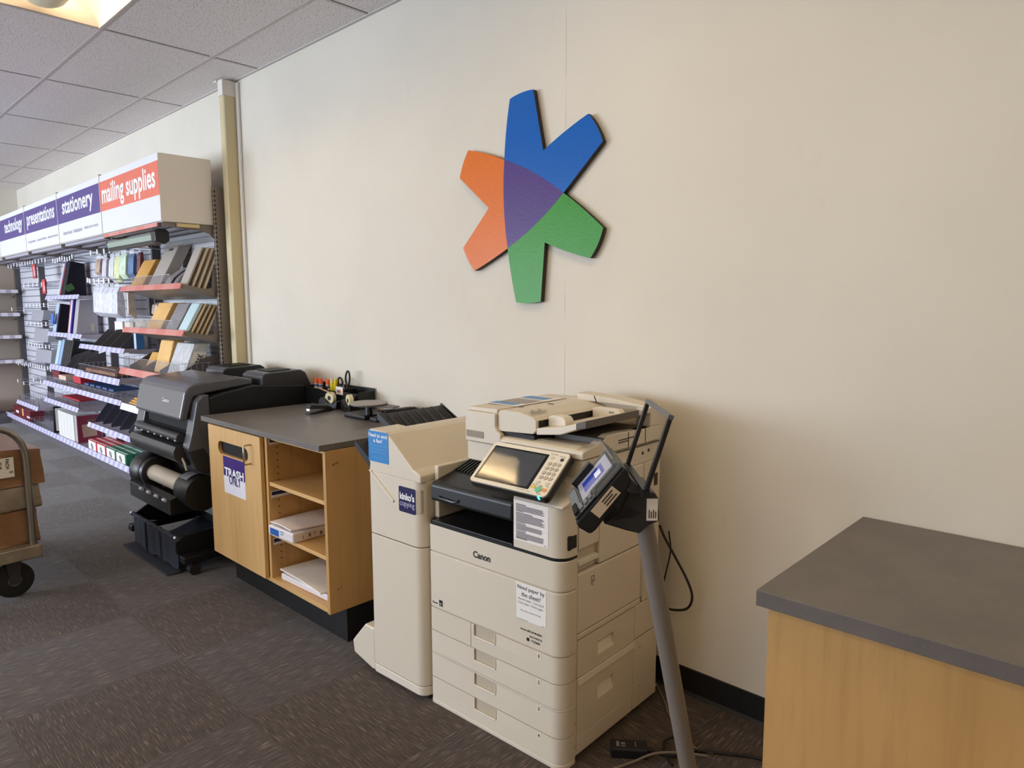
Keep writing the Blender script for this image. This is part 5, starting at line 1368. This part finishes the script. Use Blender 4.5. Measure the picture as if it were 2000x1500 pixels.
# black exit trays sloping up to the left
def exit_tray(x0, z0, x1, z1, y0, y1, nm, ribs):
    mb = MB()
    dx, dz = x1 - x0, z1 - z0
    mb.prism([(x0, z0), (x1, z1), (x1 - 0.006, z1 - 0.02), (x0, z0 - 0.022)], 'xz', y0, y1)
    o = mb.build(nm, mat('charcoal tray', (40, 37, 35), 0.42), t, bevel=0.004)
    for y in (y0, y1):
        MB().prism([(x0, z0 + 0.012), (x1, z1 + 0.008), (x1, z1 - 0.02), (x0, z0 - 0.022)], 'xz', y - 0.004, y + 0.004).build('tray_edge', BLACK, o)
    for k in range(ribs):
        y = y0 + (y1 - y0) * (k + 0.5) / ribs
        MB().prism([(x0, z0), (x0, z0 + 0.006), (x1 + 0.02, z1 + 0.004), (x1 + 0.02, z1)], 'xz', y - 0.004, y + 0.004).build('tray_rib', BLACK, o)
    return o
exit_tray(-0.885, 0.945, -1.045, 1.035, 0.11, 0.46, 'upper_exit_tray', 7)
exit_tray(-0.93, 0.85, -1.05, 0.935, 0.0, 0.44, 'lower_exit_tray', 6)

# ------------------------------------------------------------------ payment stand (local frame: x across the profile, y away from the viewer, z up)
th = R(43.564)
hx, hy = math.cos(th), math.sin(th)
D0, L0 = 1.63, 0.50
loc = (L0 * hx - D0 * hy, -2.277 + L0 * hy + D0 * hx, 0.0)
t = thing('payment_terminal_stand', 'grey slanted post carrying a black card payment terminal by the copier', 'payment terminal', loc, th)
def PP(pts): return [(a - L0, b) for a, b in pts]
MB().rings([((0.0, 0, 0.012), 0.021), ((-0.18, 0, 0.952), 0.0225)], 28).build('post', mat('grey painted post', (118, 109, 101), 0.5), t, smooth=True)
MB().rings([((0.0, 0, 0.0), 0.11), ((0, 0, 0.008), 0.11), ((0, 0, 0.012), 0.1)], 36).build('base_plate', mat('grey painted post', (118, 109, 101), 0.5), t, smooth=True)
hb = PP([(0.211, 0.976), (0.246, 1.0), (0.272, 1.056), (0.309, 1.054), (0.328, 1.05), (0.337, 1.036), (0.34, 0.982), (0.315, 0.972), (0.295, 0.952), (0.262, 0.96)])
br = MB().prism(hb, 'xz', -0.075, 0.07).build('bracket', mat('charcoal bracket', (44, 43, 44), 0.45), t, bevel=0.004)
gr = MB()
for k in range(8): gr.prism(PP([(0.232 + 0.006 * k, 0.985 + 0.001 * k), (0.235 + 0.006 * k, 0.985 + 0.001 * k), (0.262 + 0.005 * k, 1.018 - 0.002 * k), (0.259 + 0.005 * k, 1.018 - 0.002 * k)]), 'xz', -0.0762, -0.075)
gr.build('vent_slot', BLACKM, br)
# terminal body: thick at its lower end
tb = PP([(0.150, 0.978), (0.143, 0.990), (0.147, 0.996), (0.249, 1.119), (0.258, 1.113), (0.268, 1.086), (0.262, 1.07), (0.188, 0.972), (0.176, 0.963)])
bd = MB().prism(tb, 'xz', -0.112, 0.112).build('terminal_body', BLACK, t, bevel=0.006)
ux_ = Vector((0.102, 0, 0.123)).normalized(); wy_ = Vector((0, -1, 0)); nn = wy_.cross(ux_)
q0 = Vector((0.1455 - L0, 0.108, 0.9955)) + Vector((-0.77, 0, 0.638)) * 0.0012
# face frame: across = wy_ (towards the viewer), up = ux_
def face(name, x, y, w, h, m, lift=0.0, thick=0.001, parent=bd):
    return board(parent, name, q0 + nn * lift, wy_, ux_, 0.001, 0.001, m) if False else board(parent, name, q0 + wy_ * x + ux_ * y + nn * lift, wy_, ux_, w, h, m, thick)
face('face_plate', 0.0, 0.0, 0.216, 0.158, mat('graphite face', (52, 54, 60), 0.25), 0.0, 0.003)
face('grey_lower_band', 0.03, 0.002, 0.15, 0.024, mat('slate band', (104, 106, 114), 0.35), 0.003, 0.002)
face('screen_bezel', 0.02, 0.03, 0.16, 0.118, BLACK, 0.003, 0.001)
face('screen', 0.03, 0.036, 0.14, 0.106, mat('terminal screen', (150, 152, 166), 0.12, emit=((150, 152, 170), 0.12)), 0.004, 0.0006)
face('screen_blue_panel', 0.06, 0.05, 0.075, 0.07, mat('terminal screen blue', (40, 56, 150), 0.12, emit=((40, 56, 150), 0.25)), 0.0046, 0.0004)
face('screen_white_chart', 0.085, 0.09, 0.04, 0.02, mat('terminal screen white', (220, 224, 240), 0.12, emit=((220, 224, 240), 0.12)), 0.005, 0.0004)
face('card_slot_cover', 0.012, 0.03, 0.025, 0.07, BLACK, 0.004, 0.016)
for k in range(4):
    for c in range(3):
        face('keypad_key', 0.168 + 0.011 * c, 0.02 + 0.016 * k, 0.008, 0.011, mat('grey terminal key', (126, 128, 136), 0.4), 0.003, 0.003)
face('card_pocket', 0.14, 0.004, 0.066, 0.012, DOORBLK, 0.003, 0.006)
g = MB().box(0.0, 0.216, 0.108, 0.16, 0.0, 0.012)
# clear privacy shield round the upper edge
CLR = mat('smoky clear shield', (120, 124, 128), 0.08, alpha=0.5)
M_ = Matrix(((wy_.x, ux_.x, nn.x, q0.x), (wy_.y, ux_.y, nn.y, q0.y), (wy_.z, ux_.z, nn.z, q0.z), (0, 0, 0, 1)))
MB().box(0.0, 0.218, 0.157, 0.161, 0.0, 0.03).box(0.214, 0.218, 0.07, 0.157, 0.0, 0.02).build('privacy_shield', CLR, bd, M=M_)
# printed stickers on the near side (their square codes left out)
o1 = Vector((0.196 - L0, -0.1125, 1.002))
u1 = Vector((0.055, 0, 0.068)).normalized(); v1 = Vector((-u1.z, 0, u1.x))
board(bd, 'side_sticker', o1, u1, v1, 0.075, 0.026, mat('beige sticker', (206, 186, 162), 0.5), 0.0008)
letter(bd, o1 + Vector((0, -0.0008, 0)), u1, v1, [(None, 0.032, 0.005 + 0.0065 * k, 0.036 - 0.006 * (k % 2), 0.0026, 0) for k in range(3)], BLACKINK, 'sticker_print')
board(br, 'rear_sticker', (0.309 - L0, -0.0755, 0.984), *FX, 0.026, 0.052, mat('white sticker', (232, 226, 220), 0.5), 0.0008)
letter(br, (0.309 - L0, -0.0763, 0.984), *FX, [(None, 0.005 + 0.005 * k, 0.006, 0.0022, 0.02 - 0.004 * (k % 2), 0) for k in range(4)], BLACKINK, 'sticker_print')
# upright frame: two legs joined by a top bar, with a clear sheet
fr = MB(); b = Vector((0.343 - L0, 0, 1.2385)); a = Vector((0.2925 - L0, 0, 1.072))
fr.box(-0.006, 0.006, -0.152, 0.107, -0.006, 0.004, Matrix.Translation(b) @ Matrix.Rotation(0.29, 4, 'Y'))
sf = fr.build('sign_frame', mat('grey frame bar', (92, 92, 92), 0.4), t)
for y in (0.10, -0.145):
    a1 = Vector((0.2925 - L0, y, 1.072)); b1_ = Vector((0.3415 - L0, y, 1.233))
    d_ = (b1_ - a1).normalized(); w_ = Vector((0, 1, 0)); k_ = d_.cross(w_)
    M2 = Matrix(((d_.x, w_.x, k_.x, a1.x), (d_.y, w_.y, k_.y, a1.y), (d_.z, w_.z, k_.z, a1.z), (0, 0, 0, 1)))
    MB().box(0.0, (b1_ - a1).length, -0.007, 0.007, -0.005, 0.005, M2).build('frame_leg', BLACK, sf, bevel=0.0015)
MB().box(-0.008, 0.008, -0.152, 0.107, -0.012, 0.006, Matrix.Translation(a)).build('frame_foot', BLACK, sf)
MB().prism(PP([(0.262, 1.058), (0.258, 1.105), (0.268, 1.09), (0.298, 1.062), (0.31, 1.054)]), 'xz', -0.11, 0.1).build('rear_housing', mat('smoky black housing', (50, 50, 52), 0.2), t, bevel=0.003)

# ------------------------------------------------------------------ cords on the floor by the copier
def cord(name, label, pts, r, m, cat='cord'):
    P = [Vector(p) for p in pts]; out = []
    for i in range(len(P) - 1):
        p0_, p1_, p2_, p3_ = P[max(i - 1, 0)], P[i], P[i + 1], P[min(i + 2, len(P) - 1)]
        for k in range(8):
            s = k / 8
            out.append(0.5 * ((2 * p1_) + (p2_ - p0_) * s + (2 * p0_ - 5 * p1_ + 4 * p2_ - p3_) * s * s + (3 * p1_ - p0_ - 3 * p2_ + p3_) * s ** 3))
    out.append(P[-1])
    return tag(MB().tube(out, r, 8).build(name, m, None, smooth=True), label, cat)
CORDB = mat('black cord', (22, 21, 21), 0.5)
CORDG = mat('grey cord', (120, 108, 92), 0.5)
cord('power_cable', 'black power cord looping from the copier back down the wall', [(-1.335, -0.075, 0.66), (-1.31, -0.08, 0.62), (-1.277, -0.075, 0.568), (-1.22, -0.07, 0.48), (-1.196, -0.07, 0.42), (-1.215, -0.07, 0.37), (-1.27, -0.075, 0.349), (-1.33, -0.08, 0.35)], 0.0048, CORDB)
cord('thin_cable', 'thin black cord hanging close behind the copier edge', [(-1.305, -0.06, 0.64), (-1.295, -0.06, 0.57), (-1.31, -0.06, 0.49), (-1.325, -0.06, 0.42)], 0.003, CORDB)
g = thing('power_adapter', 'black power adapter lying on the carpet by the copier', 'power adapter', (-1.2, -0.46, 0.0), R(38))
MB().box(-0.06, 0.06, -0.028, 0.028, 0.0005, 0.034).build('case', BLACK, g, bevel=0.005)
letter(g, (-0.05, -0.02, 0.034), *TX, [(None, 0.008, 0.006, 0.01, 0.028, 0), (None, 0.024, 0.006, 0.014, 0.006, 0), (None, 0.024, 0.018, 0.014, 0.01, 0), (None, 0.07, 0.006, 0.003, 0.03, 0)], GREYINK, 'print')
MB().rings([((0.06, 0, 0.017), 0.009), ((0.085, 0, 0.012), 0.005)], 12).build('strain_relief', BLACK, g)
cord('adapter_cable', 'black cord from the power adapter coiling once on the carpet', [(-1.13, -0.405, 0.012), (-1.10, -0.39, 0.007), (-1.07, -0.36, 0.008), (-1.075, -0.31, 0.018), (-1.12, -0.30, 0.02), (-1.135, -0.35, 0.014), (-1.09, -0.40, 0.007), (-1.06, -0.42, 0.007)], 0.0045, CORDB)
cord('floor_cable', 'black cord running along the carpet to the right counter', [(-1.05, -0.305, 0.007), (-0.95, -0.24, 0.007), (-0.88, -0.2, 0.007), (-0.72, -0.14, 0.007), (-0.66, -0.1, 0.007)], 0.0055, CORDB)
cord('grey_cable', 'grey cord curving across the carpet under the slanted post', [(-1.345, -0.05, 0.006), (-1.28, -0.11, 0.006), (-1.225, -0.17, 0.006), (-1.16, -0.22, 0.006), (-1.05, -0.29, 0.006), (-0.98, -0.26, 0.006)], 0.004, CORDG)
cord('front_grey_cable', 'grey cord lying nearest the viewer past the power adapter', [(-1.25, -0.63, 0.006), (-1.2, -0.585, 0.006), (-1.16, -0.5, 0.01), (-1.12, -0.43, 0.024), (-1.06, -0.36, 0.02), (-1.0, -0.3, 0.006)], 0.004, CORDG)

# ------------------------------------------------------------------ platform cart with wrapped cartons
t = thing('platform_cart', 'steel platform cart with a tubular handle at the left edge', 'cart', (-4.12, -1.447, 0.0), R(4))
MB().box(-1.2, 0.0, -0.62, 0.0, 0.205, 0.272).build('deck', mat('worn aluminium deck', (158, 148, 130), 0.45, 0.6, noise=(9, 0.15)), t, bevel=0.006)
hp = [(-0.03, -0.03, 0.26)]
hp += [(-0.03, -0.03, 0.5), (-0.03, -0.03, 0.72)]
hp += [(-0.03, -0.03 - 0.13 * (1 - math.cos(R(a))), 0.72 + 0.165 * math.sin(R(a))) for a in range(15, 91, 15)]
hp += [(-0.03, -0.30, 0.885)]
hp += [(-0.03, -0.59 + 0.13 * (1 - math.cos(R(a))), 0.72 + 0.165 * math.sin(R(a))) for a in range(90, 14, -15)]
hp += [(-0.03, -0.59, 0.72), (-0.03, -0.59, 0.26)]
MB().tube(hp, 0.0165, 14).build('handle', mat('brushed steel tube', (150, 144, 134), 0.32, 0.85), t, smooth=True)
for x in (-0.1, -1.08):
    for y in (-0.11, -0.52):
        w = MB().rings([((x - 0.022, y, 0.09), 0.07), ((x - 0.018, y, 0.09), 0.088), ((x + 0.018, y, 0.09), 0.088), ((x + 0.022, y, 0.09), 0.07)], 30).build('wheel', RUBBER, t, smooth=True)
        MB().rings([((x - 0.026, y, 0.09), 0.03), ((x + 0.026, y, 0.09), 0.03)], 18).build('hub', mat('grey hub', (86, 84, 82), 0.5), w)
        f = MB()
        for s in (-0.032, 0.028): f.prism([(y - 0.02, 0.075), (y + 0.02, 0.075), (y + 0.035, 0.2), (y - 0.035, 0.2)], 'yz', x + s, x + s + 0.004)
        f.box(x - 0.04, x + 0.04, y - 0.045, y + 0.045, 0.198, 0.206)
        f.build('caster_fork', mat('dark steel', (70, 68, 66), 0.5, 0.5), t)
def lumpy(name, label, cat, x0, x1, y0, y1, z0, z1, m, amp, seed, bulge=0.0):
    bm = bmesh.new()
    bmesh.ops.create_cube(bm, size=1.0)
    bmesh.ops.subdivide_edges(bm, edges=bm.edges, cuts=16, use_grid_fill=True)
    rnd = random.Random(seed)
    ph = [rnd.uniform(0, 6) for _ in range(6)]
    for v in bm.verts:
        x = x0 + (v.co.x + 0.5) * (x1 - x0); y = y0 + (v.co.y + 0.5) * (y1 - y0); z = z0 + (v.co.z + 0.5) * (z1 - z0)
        if v.co.z > -0.49:
            b = amp * (math.sin(9 * y + ph[0]) * math.sin(11 * z + ph[1]) + 0.6 * math.sin(23 * y + 17 * x + 19 * z + ph[2]) + 0.12 * rnd.uniform(-1, 1))
            k = 1 - 0.06 * max(0, abs(v.co.y) * 2 - 0.7)
            z += (b * (0.5 if bulge else 0.0) + bulge * math.cos(v.co.y * 3)) * (v.co.z > 0.49)
            if abs(v.co.x) > 0.49: x += b * (1 if v.co.x > 0 else -1)
            if abs(v.co.y) > 0.49: y += b * 0.8 * (1 if v.co.y > 0 else -1)
        v.co = (x, y, z)
    me = bpy.data.meshes.new(name); bm.to_mesh(me); bm.free(); me.materials.append(m)
    me.polygons.foreach_set('use_smooth', [True] * len(me.polygons)); me.set_sharp_from_angle(angle=R(50))
    o = bpy.data.objects.new(name, me); COL.objects.link(o)
    o.location = (-4.12, -1.447, 0); o.rotation_euler = (0, 0, R(4))
    return tag(o, label, cat, 'cartons on the platform cart')
lumpy('carton', 'lowest brown carton on the platform cart', 'carton', -0.66, -0.062, -0.6, 0.008, 0.274, 0.448, BOXB, 0.006, 1)
lumpy('wrapped_bale', 'grey plastic wrapped bale between the two brown cartons', 'bale', -0.66, -0.066, -0.6, 0.028, 0.452, 0.571, WRAP, 0.008, 2)
o = lumpy('carton', 'top brown carton with a white PACH TUE label on the platform cart', 'carton', -0.68, -0.058, -0.6, 0.05, 0.575, 0.755, BOXB, 0.007, 3, 0.018)
board(o, 'white_label', (-0.0475, -0.28, 0.632), *SX, 0.20, 0.10, mat('label white', (232, 226, 214), 0.5), 0.002)
letter(o, (-0.0455, -0.07, 0.73), (0, 0, -1), (0, 1, 0), [('PACH', 0.004, -0.045, 0.05, 0.016, 0.03), ('TUE', 0.016, -0.075, 0.036, 0.014, 0.03), ('G', 0.066, -0.03, 0.011, 0.016, 0.03)], BLACKINK, 'label_lettering')
MB().box(-0.4, -0.07, -0.56, -0.53, 0.765, 0.78).build('packing_tape', mat('shiny tan tape', (206, 168, 112), 0.15), o)
o = MB().box(-0.5, -0.2, -0.5, -0.12, 0.785, 0.797).build('flat_mailer', PAPER, None, bevel=0.003)
o.location = (-4.12, -1.447, 0); o.rotation_euler = (0, 0, R(4))
tag(o, 'flat white mailer lying on the top brown carton of the cart', 'mailer')
# ------------------------------------------------------------------ camera, light, exposure
cam = bpy.data.cameras.new('camera'); co = bpy.data.objects.new('camera', cam); COL.objects.link(co)
cam.sensor_fit = 'HORIZONTAL'; cam.sensor_width = 36.0; cam.lens = 36.0 * 1353.85 / 2000.0
cam.clip_start = 0.05
yaw, pit, rol = R(43.564), R(6.511), R(-0.203)
fw = Vector((-math.sin(yaw) * math.cos(pit), math.cos(yaw) * math.cos(pit), -math.sin(pit)))
rt = Vector((math.cos(yaw), math.sin(yaw), 0)); up = rt.cross(fw)
r2 = rt * math.cos(rol) + up * math.sin(rol); u2 = -rt * math.sin(rol) + up * math.cos(rol)
co.matrix_world = Matrix(((r2.x, u2.x, -fw.x, 0), (r2.y, u2.y, -fw.y, -2.277), (r2.z, u2.z, -fw.z, 1.48), (0, 0, 0, 1)))
SC.camera = co

def area(name, loc, size, energy, col, target=None, rot=None):
    l = bpy.data.lights.new(name, 'AREA'); l.shape = 'RECTANGLE'; l.size = size[0]; l.size_y = size[1]; l.energy = energy; l.color = col
    o = bpy.data.objects.new(name, l); COL.objects.link(o); o.location = loc
    if target is not None:
        o.rotation_euler = (Vector(target) - Vector(loc)).to_track_quat('-Z', 'Y').to_euler()
    return o
for k, (a, b) in enumerate(WINS):
    area('daylight_and_fill', ((a + b) / 2, YF - 0.2, 1.55), (b - a, 2.1), (250.0, 220.0, 110.0, 70.0, 50.0)[k], (0.74, 0.85, 1.0), ((a + b) / 2, 0, 1.2))  # unseen window daylight; lamps of the added windows soften the copier's shadow
w = bpy.data.worlds.new('world'); SC.world = w; w.use_nodes = True
w.node_tree.nodes['Background'].inputs[0].default_value = (0.62, 0.74, 1.0, 1); w.node_tree.nodes['Background'].inputs[1].default_value = 1.0
vs = SC.view_settings
vs.view_transform = 'Standard'; vs.look = 'None'; vs.gamma = 1.0; vs.use_curve_mapping = False; vs.exposure = 0.14
SC.display_settings.display_device = 'sRGB'
SC.cycles.use_denoising = True
SC.cycles.max_bounces = 8; SC.cycles.diffuse_bounces = 5; SC.cycles.glossy_bounces = 4; SC.cycles.transparent_max_bounces = 12
SC.cycles.caustics_reflective = False; SC.cycles.caustics_refractive = False
SC.cycles.sample_clamp_indirect = 12.0
bpy.context.view_layer.update()
